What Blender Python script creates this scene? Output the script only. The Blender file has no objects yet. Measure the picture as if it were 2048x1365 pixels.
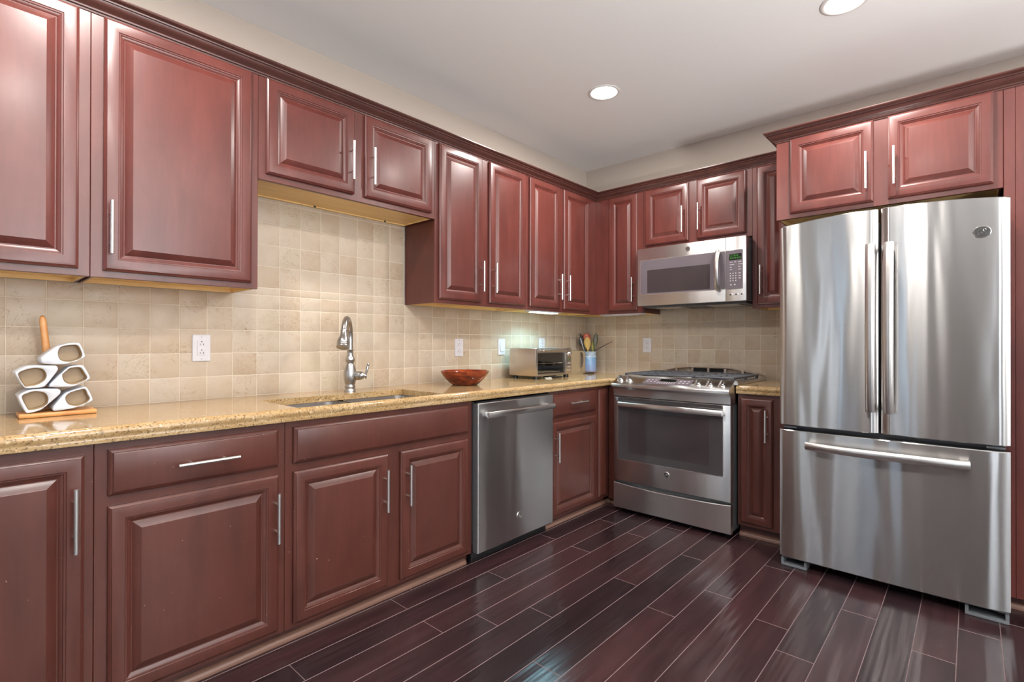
import bpy, bmesh, math, random
from mathutils import Vector, Matrix
PI = math.pi
rnd = random.Random(7)
scn = bpy.context.scene
COL = scn.collection

# ------------------------------------------------------------------ camera
cam_d = bpy.data.cameras.new('camera')
cam = bpy.data.objects.new('camera', cam_d)
COL.objects.link(cam)
cam_d.sensor_width = 36.0
cam_d.lens = 1013.4 / 2048 * 36.0
cam_d.clip_start = 0.02
_r = Vector((0.6726544, -0.73995484, 0.00170004))
_u = Vector((-0.0035231, -0.00090519, 0.99999338))
_f = Vector((0.73994841, 0.67265594, 0.00321582))
m3 = Matrix((_r, _u, -_f)).transposed()
cam.matrix_world = Matrix.Translation((-3.8867, -2.6179, 1.1966)) @ m3.to_4x4()
scn.camera = cam

# ------------------------------------------------------------------ world, exposure
world = bpy.data.worlds.new('world')
scn.world = world
world.use_nodes = True
wn = world.node_tree.nodes
wn['Background'].inputs[0].default_value = (0.75, 0.87, 1.0, 1)
wn['Background'].inputs[1].default_value = 1.0
scn.view_settings.view_transform = 'Standard'
scn.view_settings.look = 'None'
scn.view_settings.gamma = 1.0
scn.view_settings.use_curve_mapping = False
scn.view_settings.exposure = 0.0
DOWNLIGHT_W = 27.0
DOWNLIGHT_COL = (1.0, 0.95, 0.90)
PANE_E = 4.6
ROOM_CEIL = 2.762
# added fill lamp behind the camera, aimed up to brighten the ceiling
fl = bpy.data.lights.new('bounce_flash', 'AREA')
fl.shape = 'DISK'; fl.size = 0.35; fl.energy = 228.0; fl.color = (1.0, 0.97, 0.94)
flo = bpy.data.objects.new('bounce_flash', fl)
COL.objects.link(flo)
flo.location = (-3.0, -4.5, 1.15)
flo.rotation_euler = (PI, 0, 0)

# ------------------------------------------------------------------ materials
def srgb(r, g, b):
    f = lambda c: (c / 255 / 12.92) if c / 255 <= 0.04045 else ((c / 255 + 0.055) / 1.055) ** 2.4
    return (f(r), f(g), f(b), 1)

class NT:
    def __init__(s, name):
        s.m = bpy.data.materials.new(name)
        s.m.use_nodes = True
        s.t = s.m.node_tree
        s.b = s.t.nodes['Principled BSDF']
    def n(s, typ, **kw):
        nd = s.t.nodes.new(typ)
        for k, v in kw.items():
            setattr(nd, k, v)
        return nd
    def l(s, a, b):
        s.t.links.new(a, b)
    def coord(s, scale=(1, 1, 1), kind='Object', rot=(0, 0, 0)):
        tc = s.n('ShaderNodeTexCoord')
        mp = s.n('ShaderNodeMapping')
        mp.inputs['Scale'].default_value = scale
        mp.inputs['Rotation'].default_value = rot
        s.l(tc.outputs[kind], mp.inputs['Vector'])
        return mp.outputs[0]
    def noise(s, vec, scale, detail=4, rough=0.55, dist=0.0):
        nz = s.n('ShaderNodeTexNoise')
        nz.inputs['Scale'].default_value = scale
        nz.inputs['Detail'].default_value = detail
        nz.inputs['Roughness'].default_value = rough
        nz.inputs['Distortion'].default_value = dist
        if vec: s.l(vec, nz.inputs['Vector'])
        return nz.outputs['Fac']
    def ramp(s, fac, stops):
        r = s.n('ShaderNodeValToRGB')
        el = r.color_ramp.elements
        while len(el) < len(stops): el.new(0.5)
        for e, (p, c) in zip(el, stops):
            e.position = p
            e.color = c if len(c) == 4 else (*c, 1)
        s.l(fac, r.inputs[0])
        return r.outputs[0]
    def mix(s, fac, a, b, mode='MIX'):
        mx = s.n('ShaderNodeMix', data_type='RGBA', blend_type=mode)
        for sock, v in ((mx.inputs[0], fac), (mx.inputs[6], a), (mx.inputs[7], b)):
            if hasattr(v, 'links'): s.l(v, sock)
            else: sock.default_value = v
        return mx.outputs[2]
    def bump(s, fac, strength, dist=0.002):
        b = s.n('ShaderNodeBump')
        b.inputs['Strength'].default_value = strength
        b.inputs['Distance'].default_value = dist
        s.l(fac, b.inputs['Height'])
        s.l(b.outputs[0], s.b.inputs['Normal'])
    def set(s, **kw):
        for k, v in kw.items():
            s.b.inputs[k].default_value = v

M = {}
def plain(name, col, rough=0.5, metal=0.0, **kw):
    t = NT(name)
    t.set(**{'Base Color': col, 'Roughness': rough, 'Metallic': metal})
    for k, v in kw.items(): t.b.inputs[k.replace('_', ' ')].default_value = v
    if name.endswith(('paint', 'wall')):
        t.b.inputs['Base Color'].default_value = col
        t.bump(t.noise(t.coord((1, 1, 1)), 180.0, 2), 0.05, 0.001)
        M[name] = t.m
        return t
    # a breath of variation so nothing is dead flat
    f = t.noise(t.coord((1, 1, 1)), 9.0, 3)
    t.l(t.mix(1.0, col, t.ramp(f, [(0.3, (0.93, 0.93, 0.93)), (0.7, (1, 1, 1))]), 'MULTIPLY'), t.b.inputs['Base Color'])
    M[name] = t.m
    return t

def cherry(name, c1, c2, c3, chips=False):
    t = NT(name)
    v = t.coord((7, 7, 2.2))
    f = t.noise(v, 1.0, 5, 0.6, 0.3)
    g = t.noise(t.coord((60, 60, 5)), 1.0, 3, 0.6)
    col = t.ramp(f, [(0.28, c1), (0.5, c2), (0.74, c3)])
    col = t.mix(0.35, col, t.ramp(g, [(0.3, (0.72, 0.70, 0.70)), (0.7, (1.12, 1.1, 1.1))]), 'MULTIPLY')
    if chips:
        h = t.noise(t.coord((1, 1, 1)), 75.0, 2, 0.5)
        col = t.mix(t.ramp(h, [(0.772, (0, 0, 0)), (0.792, (1, 1, 1))]), col, (0.45, 0.30, 0.25, 1))
    t.l(col, t.b.inputs['Base Color'])
    t.set(Roughness=0.34)
    t.b.inputs['Coat Weight'].default_value = 0.15
    t.b.inputs['Coat Roughness'].default_value = 0.22
    M[name] = t.m
cherry('cherry', (0.082, 0.019, 0.015, 1), (0.108, 0.026, 0.020, 1), (0.138, 0.034, 0.026, 1))
cherry('cherry_base', (0.070, 0.020, 0.014, 1), (0.090, 0.026, 0.018, 1), (0.110, 0.032, 0.022, 1), True)
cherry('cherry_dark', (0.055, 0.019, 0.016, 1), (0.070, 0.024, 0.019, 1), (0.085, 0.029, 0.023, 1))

def maple():
    t = NT('maple')
    f = t.noise(t.coord((3, 30, 30)), 1.0, 4)
    t.l(t.ramp(f, [(0.3, (0.76, 0.50, 0.19)), (0.7, (0.88, 0.62, 0.27))]), t.b.inputs['Base Color'])
    t.set(Roughness=0.45)
    M['maple'] = t.m
maple()

def bamboo():
    t = NT('bamboo')
    f = t.noise(t.coord((14, 90, 14)), 1.0, 3)
    t.l(t.ramp(f, [(0.3, (0.50, 0.19, 0.05)), (0.6, (0.66, 0.31, 0.10)), (0.8, (0.74, 0.42, 0.17))]), t.b.inputs['Base Color'])
    t.set(Roughness=0.35)
    M['bamboo'] = t.m
bamboo()

def steel(name, base=0.60, rough=0.26, aniso=0.75, wave=0.0, tint=(1.0, 0.985, 0.975)):
    t = NT(name)
    t.set(Metallic=1.0, Roughness=rough)
    t.b.inputs['Base Color'].default_value = (base * tint[0], base * tint[1], base * tint[2], 1)
    if aniso:
        t.b.inputs['Anisotropic'].default_value = aniso
        tg = t.n('ShaderNodeTangent', direction_type='RADIAL', axis='Z')
        t.l(tg.outputs[0], t.b.inputs['Tangent'])
        t.b.inputs['Anisotropic Rotation'].default_value = 0.25
    if wave:
        w = t.noise(t.coord((5.0, 5.0, 0.55)), 1.0, 2, 0.40, 0.3)
        t.bump(w, wave, 0.05)
    M[name] = t.m
steel('steel', 0.63, 0.30, 0.9, 0.10)
steel('steel_wavy', 0.47, 0.24, 0.95, 0.26)
steel('steel_satin', 0.54, 0.30, 0.0, 0.0, (1.0, 0.95, 0.91))
steel('nickel', 0.44, 0.32, 0.0, 0.0, (1.0, 0.97, 0.94))
steel('pull_metal', 0.80, 0.30, 0.0, 0.0, (1.0, 0.98, 0.94))
steel('chrome', 0.80, 0.08, 0.0)
steel('toaster_steel', 0.62, 0.30, 0.0, 0.0, (1.0, 0.90, 0.82))

plain('black_plastic', (0.012, 0.012, 0.013, 1), 0.35)
plain('dark_gap', (0.006, 0.005, 0.005, 1), 0.8)
plain('appliance_grey', (0.085, 0.085, 0.09, 1), 0.45)
plain('foot_grey', (0.14, 0.15, 0.16, 1), 0.45)
plain('oven_glass', (0.055, 0.050, 0.052, 1), 0.10, Specular_IOR_Level=0.7)
plain('oven_glass_inner', (0.045, 0.036, 0.038, 1), 0.10, Specular_IOR_Level=0.7)
plain('control_grey', (0.125, 0.105, 0.12, 1), 0.25)
plain('display_black', (0.008, 0.010, 0.008, 1), 0.15)
plain('key_grey', (0.42, 0.38, 0.42, 1), 0.5)
plain('cast_iron', (0.055, 0.058, 0.068, 1), 0.45)
plain('white_plastic', (0.64, 0.62, 0.65, 1), 0.35)
plain('slot_dark', (0.03, 0.03, 0.03, 1), 0.6)
plain('white_ceramic', (0.62, 0.65, 0.71, 1), 0.12)
plain('tan_glaze', (0.38, 0.265, 0.145, 1), 0.35)  # tan colour for the inside of the mugs
plain('ceiling_paint', (0.88, 0.885, 0.88, 1), 0.85)
plain('wall_paint', (0.455, 0.39, 0.335, 1), 0.8)
plain('white_wall', (0.72, 0.70, 0.67, 1), 0.8)
plain('tan_wall', (0.20, 0.175, 0.16, 1), 0.8)
plain('white_trim', (0.80, 0.79, 0.77, 1), 0.4)
plain('grout', (0.66, 0.57, 0.46, 1), 0.9)
plain('seam_pale', (0.34, 0.25, 0.25, 1), 0.5)  # pale tone paints in the light that plank bevels catch
plain('shoe_wood', (0.20, 0.105, 0.075, 1), 0.35)
plain('silicone_red', (0.52, 0.075, 0.025, 1), 0.4)
plain('wood_yellow', (0.70, 0.46, 0.12, 1), 0.5)
plain('olive_plastic', (0.10, 0.10, 0.055, 1), 0.35)
plain('lime_plastic', (0.50, 0.50, 0.10, 1), 0.4)
plain('tan_metal', (0.55, 0.45, 0.30, 1), 0.35, 0.6)
plain('brown_handle', (0.06, 0.035, 0.03, 1), 0.4)
plain('paper', (0.46, 0.47, 0.40, 1), 0.7)

def emit(name, col, strength):
    t = NT(name)
    t.set(**{'Base Color': (0.8, 0.8, 0.8, 1)})
    t.b.inputs['Emission Color'].default_value = col
    t.b.inputs['Emission Strength'].default_value = strength
    M[name] = t.m
emit('lamp_lens', (1.0, 0.97, 0.93, 1), 14.0)
emit('tube_lit', (0.78, 0.95, 1.0, 1), 5.0)
emit('display_green', (0.10, 0.70, 0.04, 1), 0.40)
M['display_green'].node_tree.nodes['Principled BSDF'].inputs['Base Color'].default_value = (0.01, 0.03, 0.01, 1)
emit('window_day', (0.80, 0.90, 1.0, 1), PANE_E)  # glow of the added panes, filling the room from behind
emit('window_blue', (0.50, 0.74, 1.0, 1), PANE_E * 0.8)

def granite():
    t = NT('granite')
    v = t.coord((1, 1, 1))
    a = t.noise(v, 5.0, 5, 0.6, 0.6)
    b = t.noise(t.coord((8, 45, 45)), 1.0, 5, 0.65, 0.4)
    c = t.noise(v, 150.0, 3, 0.65)
    d = t.noise(v, 85.0, 2, 0.5)
    col = t.ramp(b, [(0.25, (0.27, 0.155, 0.055)), (0.45, (0.40, 0.255, 0.110)), (0.62, (0.49, 0.345, 0.180)), (0.8, (0.55, 0.44, 0.275))])
    col = t.mix(t.ramp(a, [(0.35, (0, 0, 0)), (0.7, (0.6, 0.6, 0.6))]), col, (0.43, 0.29, 0.155, 1))
    col = t.mix(t.ramp(c, [(0.36, (0.9, 0.9, 0.9)), (0.47, (0, 0, 0))]), col, (0.13, 0.075, 0.030, 1))
    col = t.mix(t.ramp(d, [(0.64, (0, 0, 0)), (0.72, (0.7, 0.7, 0.7))]), col, (0.76, 0.62, 0.42, 1))
    t.l(col, t.b.inputs['Base Color'])
    t.set(Roughness=0.09)
    M['granite'] = t.m
granite()

def tile():
    t = NT('tile')
    at = t.n('ShaderNodeAttribute', attribute_name='tone')
    v = t.coord((1, 1, 1))
    col = t.ramp(at.outputs['Fac'], [(0.0, (0.475, 0.372, 0.272)), (0.35, (0.505, 0.410, 0.310)), (0.7, (0.525, 0.440, 0.348)), (1.0, (0.51, 0.430, 0.325))])
    n1 = t.noise(v, 14.0, 5, 0.6, 0.8)
    col = t.mix(0.7, col, t.ramp(n1, [(0.3, (0.90, 0.86, 0.80)), (0.6, (1, 1, 1)), (0.8, (1.06, 1.05, 1.04))]), 'MULTIPLY')
    n2 = t.noise(v, 11.0, 4, 0.6, 2.2)
    vein = t.ramp(n2, [(0.488, (0, 0, 0)), (0.5, (0.8, 0.8, 0.8)), (0.512, (0, 0, 0))])
    n3 = t.noise(v, 5.0, 2)
    vein = t.mix(1.0, vein, t.ramp(n3, [(0.45, (0, 0, 0)), (0.58, (1, 1, 1))]), 'MULTIPLY')
    col = t.mix(vein, col, (0.27, 0.165, 0.085, 1))
    t.l(col, t.b.inputs['Base Color'])
    t.set(Roughness=0.42)
    M['tile'] = t.m
tile()

def planks():
    t = NT('plank')
    at = t.n('ShaderNodeAttribute', attribute_name='tone')
    g = t.noise(t.coord((2.2, 26, 10)), 1.0, 5, 0.6, 0.5)
    p = t.noise(t.coord((2.0, 4.0, 1)), 1.0, 3, 0.5, 0.4)
    col = t.ramp(at.outputs['Fac'], [(0.0, (0.018, 0.0105, 0.012)), (0.5, (0.027, 0.0140, 0.0155)), (1.0, (0.038, 0.0175, 0.0185))])
    col = t.mix(0.8, col, t.ramp(g, [(0.3, (0.62, 0.60, 0.62)), (0.7, (1.25, 1.2, 1.2))]), 'MULTIPLY')
    col = t.mix(0.7, col, t.ramp(p, [(0.3, (0.7, 0.75, 0.8)), (0.7, (1.25, 1.1, 1.1))]), 'MULTIPLY')
    sp = t.noise(t.coord((1, 1, 1)), 42.0, 2, 0.5)
    col = t.mix(t.ramp(sp, [(0.80, (0, 0, 0)), (0.83, (0.8, 0.8, 0.8))]), col, (0.42, 0.36, 0.36, 1))
    t.l(col, t.b.inputs['Base Color'])
    r = t.noise(t.coord((1, 1, 1)), 3.0, 3)
    t.l(t.ramp(r, [(0.3, (0.15, 0.15, 0.15)), (0.7, (0.26, 0.26, 0.26))]), t.b.inputs['Roughness'])
    w = t.noise(t.coord((0.8, 16, 1)), 1.0, 2)
    t.bump(w, 0.32, 0.012)
    M['plank'] = t.m
planks()

def bowlwood():
    t = NT('bowl_wood')
    f = t.noise(t.coord((9, 9, 22)), 1.0, 4, 0.6, 1.2)
    t.l(t.ramp(f, [(0.32, (0.06, 0.012, 0.010)), (0.5, (0.18, 0.030, 0.012)), (0.7, (0.38, 0.075, 0.022))]), t.b.inputs['Base Color'])
    t.set(Roughness=0.12)
    M['bowl_wood'] = t.m
bowlwood()

def crockglaze():
    t = NT('blue_glaze')
    sx = t.n('ShaderNodeSeparateXYZ')
    tc = t.n('ShaderNodeTexCoord')
    t.l(tc.outputs['Object'], sx.inputs[0])
    mr = t.n('ShaderNodeMapRange')
    mr.inputs['From Min'].default_value = 0.0
    mr.inputs['From Max'].default_value = 0.186
    t.l(sx.outputs['Z'], mr.inputs['Value'])
    c = t.ramp(mr.outputs[0], [(0.0, (0.34, 0.20, 0.15)), (0.055, (0.30, 0.20, 0.17)), (0.07, (0.27, 0.34, 0.55)),
                               (0.45, (0.20, 0.33, 0.55)), (0.72, (0.17, 0.30, 0.46)), (0.78, (0.55, 0.60, 0.66)),
                               (0.81, (0.20, 0.28, 0.38)), (0.92, (0.42, 0.50, 0.58)), (1.0, (0.25, 0.32, 0.40))])
    f = t.noise(t.coord((30, 30, 30)), 1.0, 3)
    t.l(t.mix(0.4, c, t.ramp(f, [(0.3, (0.8, 0.8, 0.8)), (0.7, (1.15, 1.15, 1.15))]), 'MULTIPLY'), t.b.inputs['Base Color'])
    t.set(Roughness=0.2)
    M['blue_glaze'] = t.m
crockglaze()

def glass():
    t = NT('clear_glass')
    tr = t.n('ShaderNodeBsdfTransparent')
    gl = t.n('ShaderNodeBsdfGlossy')
    gl.inputs['Roughness'].default_value = 0.05
    mx = t.n('ShaderNodeMixShader')
    mx.inputs[0].default_value = 0.12
    t.l(tr.outputs[0], mx.inputs[1]); t.l(gl.outputs[0], mx.inputs[2])
    t.l(mx.outputs[0], t.t.nodes['Material Output'].inputs['Surface'])
    M['clear_glass'] = t.m
glass()

# ------------------------------------------------------------------ object helpers
def thing(name, label, cat, loc, group=None):
    o = bpy.data.objects.new(name, None)
    o.empty_display_size = 0.05
    COL.objects.link(o)
    o.location = loc
    o['label'] = label
    o['category'] = cat
    if group: o['group'] = group
    return o

def tag(o, label, cat, group=None):
    o['label'] = label
    o['category'] = cat
    if group: o['group'] = group
    return o

def root_loc(o):
    while o.parent: o = o.parent
    return Vector(o.location)

def obj(name, bm, mat, parent=None, loc=None, ang=35, smooth=True, recalc=True):
    """bm is in world coordinates; links it as ONE mesh object under parent (or at loc)."""
    if recalc:
        bmesh.ops.recalc_face_normals(bm, faces=bm.faces[:])
    org = root_loc(parent) if parent else Vector(loc or (0, 0, 0))
    bmesh.ops.translate(bm, verts=bm.verts[:], vec=-org)
    me = bpy.data.meshes.new(name)
    bm.to_mesh(me)
    bm.free()
    mats = mat if isinstance(mat, (list, tuple)) else [mat]
    for q in mats:
        me.materials.append(M[q])
    if smooth:
        me.polygons.foreach_set('use_smooth', [True] * len(me.polygons))
        me.set_sharp_from_angle(angle=math.radians(ang))
    o = bpy.data.objects.new(name, me)
    COL.objects.link(o)
    if parent:
        o.parent = parent
    else:
        o.location = org
    return o

def struct(name, bm, mat, loc=(0, 0, 0), **kw):
    o = obj(name, bm, mat, None, loc, **kw)
    o['kind'] = 'structure'
    return o

def nb(): return bmesh.new()

def bx(bm, x0, x1, y0, y1, z0, z1, bev=0.0, seg=2, mi=0):
    x0, x1 = sorted((x0, x1)); y0, y1 = sorted((y0, y1)); z0, z1 = sorted((z0, z1))
    vs = [bm.verts.new((x, y, z)) for z in (z0, z1) for y in (y0, y1) for x in (x0, x1)]
    idx = [(0, 2, 3, 1), (4, 5, 7, 6), (0, 1, 5, 4), (2, 6, 7, 3), (0, 4, 6, 2), (1, 3, 7, 5)]
    fs = [bm.faces.new([vs[i] for i in q]) for q in idx]
    for f in fs: f.material_index = mi
    if bev:
        es = list({e for f in fs for e in f.edges})
        r = bmesh.ops.bevel(bm, geom=es, offset=bev, segments=seg, affect='EDGES', profile=0.5)
        for f in r['faces']: f.material_index = mi
    return bm

def S(a, d, z): return (a, -d, z)        # sink wall: a = x, d out from the wall
def F(a, d, z): return (-d, -a, z)       # range wall: a = -y, d out from the wall

def wbx(bm, W, a0, a1, d0, d1, z0, z1, bev=0.0, seg=2, mi=0):
    p, q = W(a0, d0, z0), W(a1, d1, z1)
    return bx(bm, p[0], q[0], p[1], q[1], p[2], q[2], bev, seg, mi)

def loft(bm, rings, cap0=True, cap1=True, close=True, mi=0):
    rv = [[bm.verts.new(p) for p in r] for r in rings]
    n = len(rv[0])
    for A, B in zip(rv, rv[1:]):
        for i in range(n if close else n - 1):
            j = (i + 1) % n
            f = bm.faces.new((A[i], A[j], B[j], B[i]))
            f.material_index = mi
    if cap0:
        f = bm.faces.new(rv[0][::-1]); f.material_index = mi
    if cap1:
        f = bm.faces.new(rv[-1]); f.material_index = mi
    return rv

def tube(bm, pts, r, n=12, mi=0, squash=None):
    pts = [Vector(p) for p in pts]
    rs = r if isinstance(r, (list, tuple)) else [r] * len(pts)
    t0 = (pts[1] - pts[0]).normalized()
    up = Vector((0, 0, 1)) if abs(t0.z) < 0.9 else Vector((1, 0, 0))
    nrm = (up - up.dot(t0) * t0).normalized()
    rings = []
    for i, p in enumerate(pts):
        if i == 0: t = t0
        elif i == len(pts) - 1: t = (pts[i] - pts[i - 1]).normalized()
        else: t = ((pts[i + 1] - pts[i]).normalized() + (pts[i] - pts[i - 1]).normalized()).normalized()
        nrm = (nrm - nrm.dot(t) * t).normalized()
        bn = t.cross(nrm)
        sq = squash or (1, 1)
        rings.append([p + rs[i] * (sq[0] * math.cos(k * 2 * PI / n) * nrm + sq[1] * math.sin(k * 2 * PI / n) * bn) for k in range(n)])
    loft(bm, rings, mi=mi)
    return bm

def lathe(bm, prof, c, axis=(0, 0, 1), n=32, mi=0, cap0=True, cap1=True, sx=1.0):
    ax = Vector(axis).normalized()
    a = Vector((1, 0, 0)) if abs(ax.x) < 0.9 else Vector((0, 0, 1))
    a = (a - a.dot(ax) * ax).normalized()
    b = ax.cross(a)
    c = Vector(c)
    rings = [[c + ax * z + max(r, 1e-5) * (sx * math.cos(k * 2 * PI / n) * a + math.sin(k * 2 * PI / n) * b) for k in range(n)] for r, z in prof]
    loft(bm, rings, cap0, cap1, mi=mi)
    return bm

def sweep2d(bm, path, prof, cap=True, mi=0):
    """path in plan; prof = closed list of (offset to the right of travel, z)"""
    P = [Vector(p) for p in path]
    nr = []
    for A, B in zip(P, P[1:]):
        d = (B - A).normalized()
        nr.append(Vector((d.y, -d.x)))
    rings = []
    for i, p in enumerate(P):
        if i == 0: m = nr[0]
        elif i == len(P) - 1: m = nr[-1]
        else:
            m = nr[i - 1] + nr[i]
            m = m / m.dot(nr[i])
        rings.append([(p.x + m.x * o, p.y + m.y * o, z) for o, z in prof])
    loft(bm, rings, cap, cap, mi=mi)
    return bm

def rect_rings(bm, W, a0, a1, z0, z1, prof, d0=0.0, cap_back=True, mi=0):
    """prof = [(inset, d)] nested rectangles from the back edge to the middle field"""
    rings = []
    for ins, d in prof:
        rings.append([W(a0 + ins, d0 + d, z0 + ins), W(a1 - ins, d0 + d, z0 + ins), W(a1 - ins, d0 + d, z1 - ins), W(a0 + ins, d0 + d, z1 - ins)])
    loft(bm, rings, cap_back, True, mi=mi)
    return bm

def rrect(w, h, r, n=5):
    pts = []
    for cx, cy, a in ((w / 2 - r, h / 2 - r, 0), (-w / 2 + r, h / 2 - r, 90), (-w / 2 + r, -h / 2 + r, 180), (w / 2 - r, -h / 2 + r, 270)):
        for i in range(n + 1):
            t = math.radians(a + 90 * i / n)
            pts.append((cx + r * math.cos(t), cy + r * math.sin(t)))
    return pts

def rplate(bm, W, ac, zc, w, h, r, d0, d1, ease=0.0, n=5, mi=0):
    rings = [[W(ac + x, d0, zc + y) for x, y in rrect(w, h, r, n)]]
    if ease:
        rings.append([W(ac + x, d1 - ease, zc + y) for x, y in rrect(w, h, r, n)])
        rings.append([W(ac + x, d1, zc + y) for x, y in rrect(w - 2 * ease, h - 2 * ease, max(r - ease, 1e-4), n)])
    else:
        rings.append([W(ac + x, d1, zc + y) for x, y in rrect(w, h, r, n)])
    loft(bm, rings, mi=mi)
    return bm

def text_bm(bm, s, W, ac, zc, d, size, mi=0, depth=0.0006):
    cu = bpy.data.curves.new('txt', 'FONT')
    cu.body = s
    cu.size = size
    cu.align_x = 'CENTER'; cu.align_y = 'CENTER'
    cu.extrude = depth
    to = bpy.data.objects.new('txt', cu)
    COL.objects.link(to)
    bpy.context.view_layer.update()
    dg = bpy.context.evaluated_depsgraph_get()
    me = bpy.data.meshes.new_from_object(to.evaluated_get(dg))
    vs = [bm.verts.new(W(ac + v.co.x, d + v.co.z, zc + v.co.y)) for v in me.vertices]
    for p in me.polygons:
        try:
            f = bm.faces.new([vs[i] for i in p.vertices]); f.material_index = mi
        except ValueError: pass
    bpy.data.objects.remove(to); bpy.data.curves.remove(cu); bpy.data.meshes.remove(me)

# ------------------------------------------------------------------ the room shell
XL, YF = -6.8, -5.6
struct('floor_slab', bx(nb(), XL, 0.1, YF, 0.1, -0.12, -0.004), 'seam_pale', smooth=False).name = 'trim_9'

def build_floor():
    bm = nb()
    lay = None
    tones = []
    pitch = 0.1307
    known = {0: [-2.009], -1: [-1.425], 1: [-1.443], 2: [-1.035, -2.34], 3: [-2.133], 4: [-1.622], 5: [-2.422, -1.119], 6: [-1.77],
             7: [-1.44], 8: [-0.95], 9: [-1.546], 13: [-1.373], 14: [-1.05]}
    y_top = -0.742
    rows = range(-6, 38)
    for k in rows:
        y1 = y_top - pitch * k
        y0 = y1 - pitch
        if y0 < YF: break
        if y1 > 0.0: y1 = 0.0
        js = list(known.get(k, []))
        x = (min(js) if js else -1.2 - rnd.random() * 1.1)
        if not js: js = [x]
        while x > XL + 0.7:
            x -= 0.75 + rnd.random() * 0.75
            js.append(x)
        x = max(js)
        while x < -0.9:
            x += 1.0 + rnd.random() * 0.4
            if x < -0.25: js.append(x)
        xs = sorted([q for q in js if XL + 0.3 < q < -0.2] + [XL, 0.0])
        for a, b in zip(xs, xs[1:]):
            g, e = 0.0005, 0.0014
            r0 = [(a + g, y0 + g, -0.003), (b - g, y0 + g, -0.003), (b - g, y1 - g, -0.003), (a + g, y1 - g, -0.003)]
            r1 = [(a + e, y0 + e, 0.0), (b - e, y0 + e, 0.0), (b - e, y1 - e, 0.0), (a + e, y1 - e, 0.0)]
            n0 = len(bm.faces)
            loft(bm, [r0, r1], False, True)
            bm.faces.ensure_lookup_table()
            for f in bm.faces[n0:]:
                f.material_index = 1
            bm.faces[-1].material_index = 0
            tn = rnd.random()
            tones += [tn] * (len(bm.faces) - n0)
    for f in bm.faces:
        if f.normal.z < 0: f.normal_flip()
    o = struct('floor', bm, ['plank', 'seam_pale'], recalc=True, smooth=False)
    at = o.data.attributes.new('tone', 'FLOAT', 'FACE')
    at.data.foreach_set('value', tones)
build_floor()

struct('ceiling', bx(nb(), XL - 0.1, 0.1, YF - 0.1, 0.1, ROOM_CEIL, ROOM_CEIL + 0.1), 'ceiling_paint', smooth=False)
wall_back = struct('wall_back', bx(nb(), XL - 0.1, 0.1, 0.0, 0.1, 0, ROOM_CEIL), 'wall_paint', smooth=False)
wall_right = struct('wall_right', bx(nb(), 0.0, 0.1, YF, 0.0, 0, ROOM_CEIL), 'wall_paint', smooth=False)

def wall_with_holes(name, W, a0, a1, d0, d1, holes, mat):
    bm = nb()
    xs = sorted({a0, a1, *[h[0] for h in holes], *[h[1] for h in holes]})
    for p, q in zip(xs, xs[1:]):
        hs = [h for h in holes if h[0] <= p and q <= h[1]]
        z = 0.0
        for h in sorted(hs, key=lambda h: h[2]):
            if h[2] > z + 1e-6: wbx(bm, W, p, q, d0, d1, z, h[2])
            z = h[3]
        wbx(bm, W, p, q, d0, d1, z, ROOM_CEIL)
    return struct(name, bm, mat, smooth=False)

# unseen walls behind the camera; glowing window panes added as fill light
WL = lambda a, d, z: (XL + d, a, z)         # left wall, a = y, d into the room
WF = lambda a, d, z: (a, YF + d, z)         # front wall, a = x
wl_holes = [(-5.0, -3.9, 0.35, 2.25), (-1.60, -1.29, 0.5, 2.2), (-0.84, -0.58, 0.3, 2.4), (-1.10, -0.96, 0.3, 2.4)]
wf_holes = [(-5.9, -4.3, 0.7, 2.3), (-3.4, -1.8, 0.7, 2.3)]
wall_with_holes('wall_left', WL, YF, 0.0, -0.1, 0.0, wl_holes, 'tan_wall')
wall_with_holes('wall_front', WF, XL, 0.0, -0.1, 0.0, wf_holes, 'white_wall')
def window(n, W, h, mat):
    a0, a1, z0, z1 = h
    bm = nb()
    w = min(0.06, (a1 - a0) * 0.12)
    for p in ((a0, a1, z0, z0 + w), (a0, a1, z1 - w, z1), (a0, a0 + w, z0 + w, z1 - w), (a1 - w, a1, z0 + w, z1 - w),
              ((a0 + a1) / 2 - w / 2, (a0 + a1) / 2 + w / 2, z0 + w, z1 - w)):
        wbx(bm, W, p[0], p[1], -0.09, -0.01, p[2], p[3])
    o = struct('window_%d' % n, bm, 'white_trim', W((a0 + a1) / 2, 0, z0), smooth=False)
    bm = nb()
    wbx(bm, W, a0 + 0.02, a1 - 0.02, -0.065, -0.055, z0 + 0.02, z1 - 0.02)
    obj('pane', bm, mat, o, smooth=False)
window(1, WL, wl_holes[0], 'window_day')
window(2, WL, wl_holes[1], 'window_blue')
window(5, WL, wl_holes[2], 'window_day')  # narrow pane added for a bright streak in the refrigerator steel
window(6, WL, wl_holes[3], 'window_day')  # slimmer pane, added for a second bright streak in the steel
struct('door_1', wbx(nb(), WL, -2.34, -1.86, 0.001, 0.045, 0.0008, 2.15, 0.004), 'cherry_dark', WL(-2.1, 0, 0))  # dark slab added so the refrigerator reflects a dark streak
window(3, WF, wf_holes[0], 'window_day')
window(4, WF, wf_holes[1], 'window_day')

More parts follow.
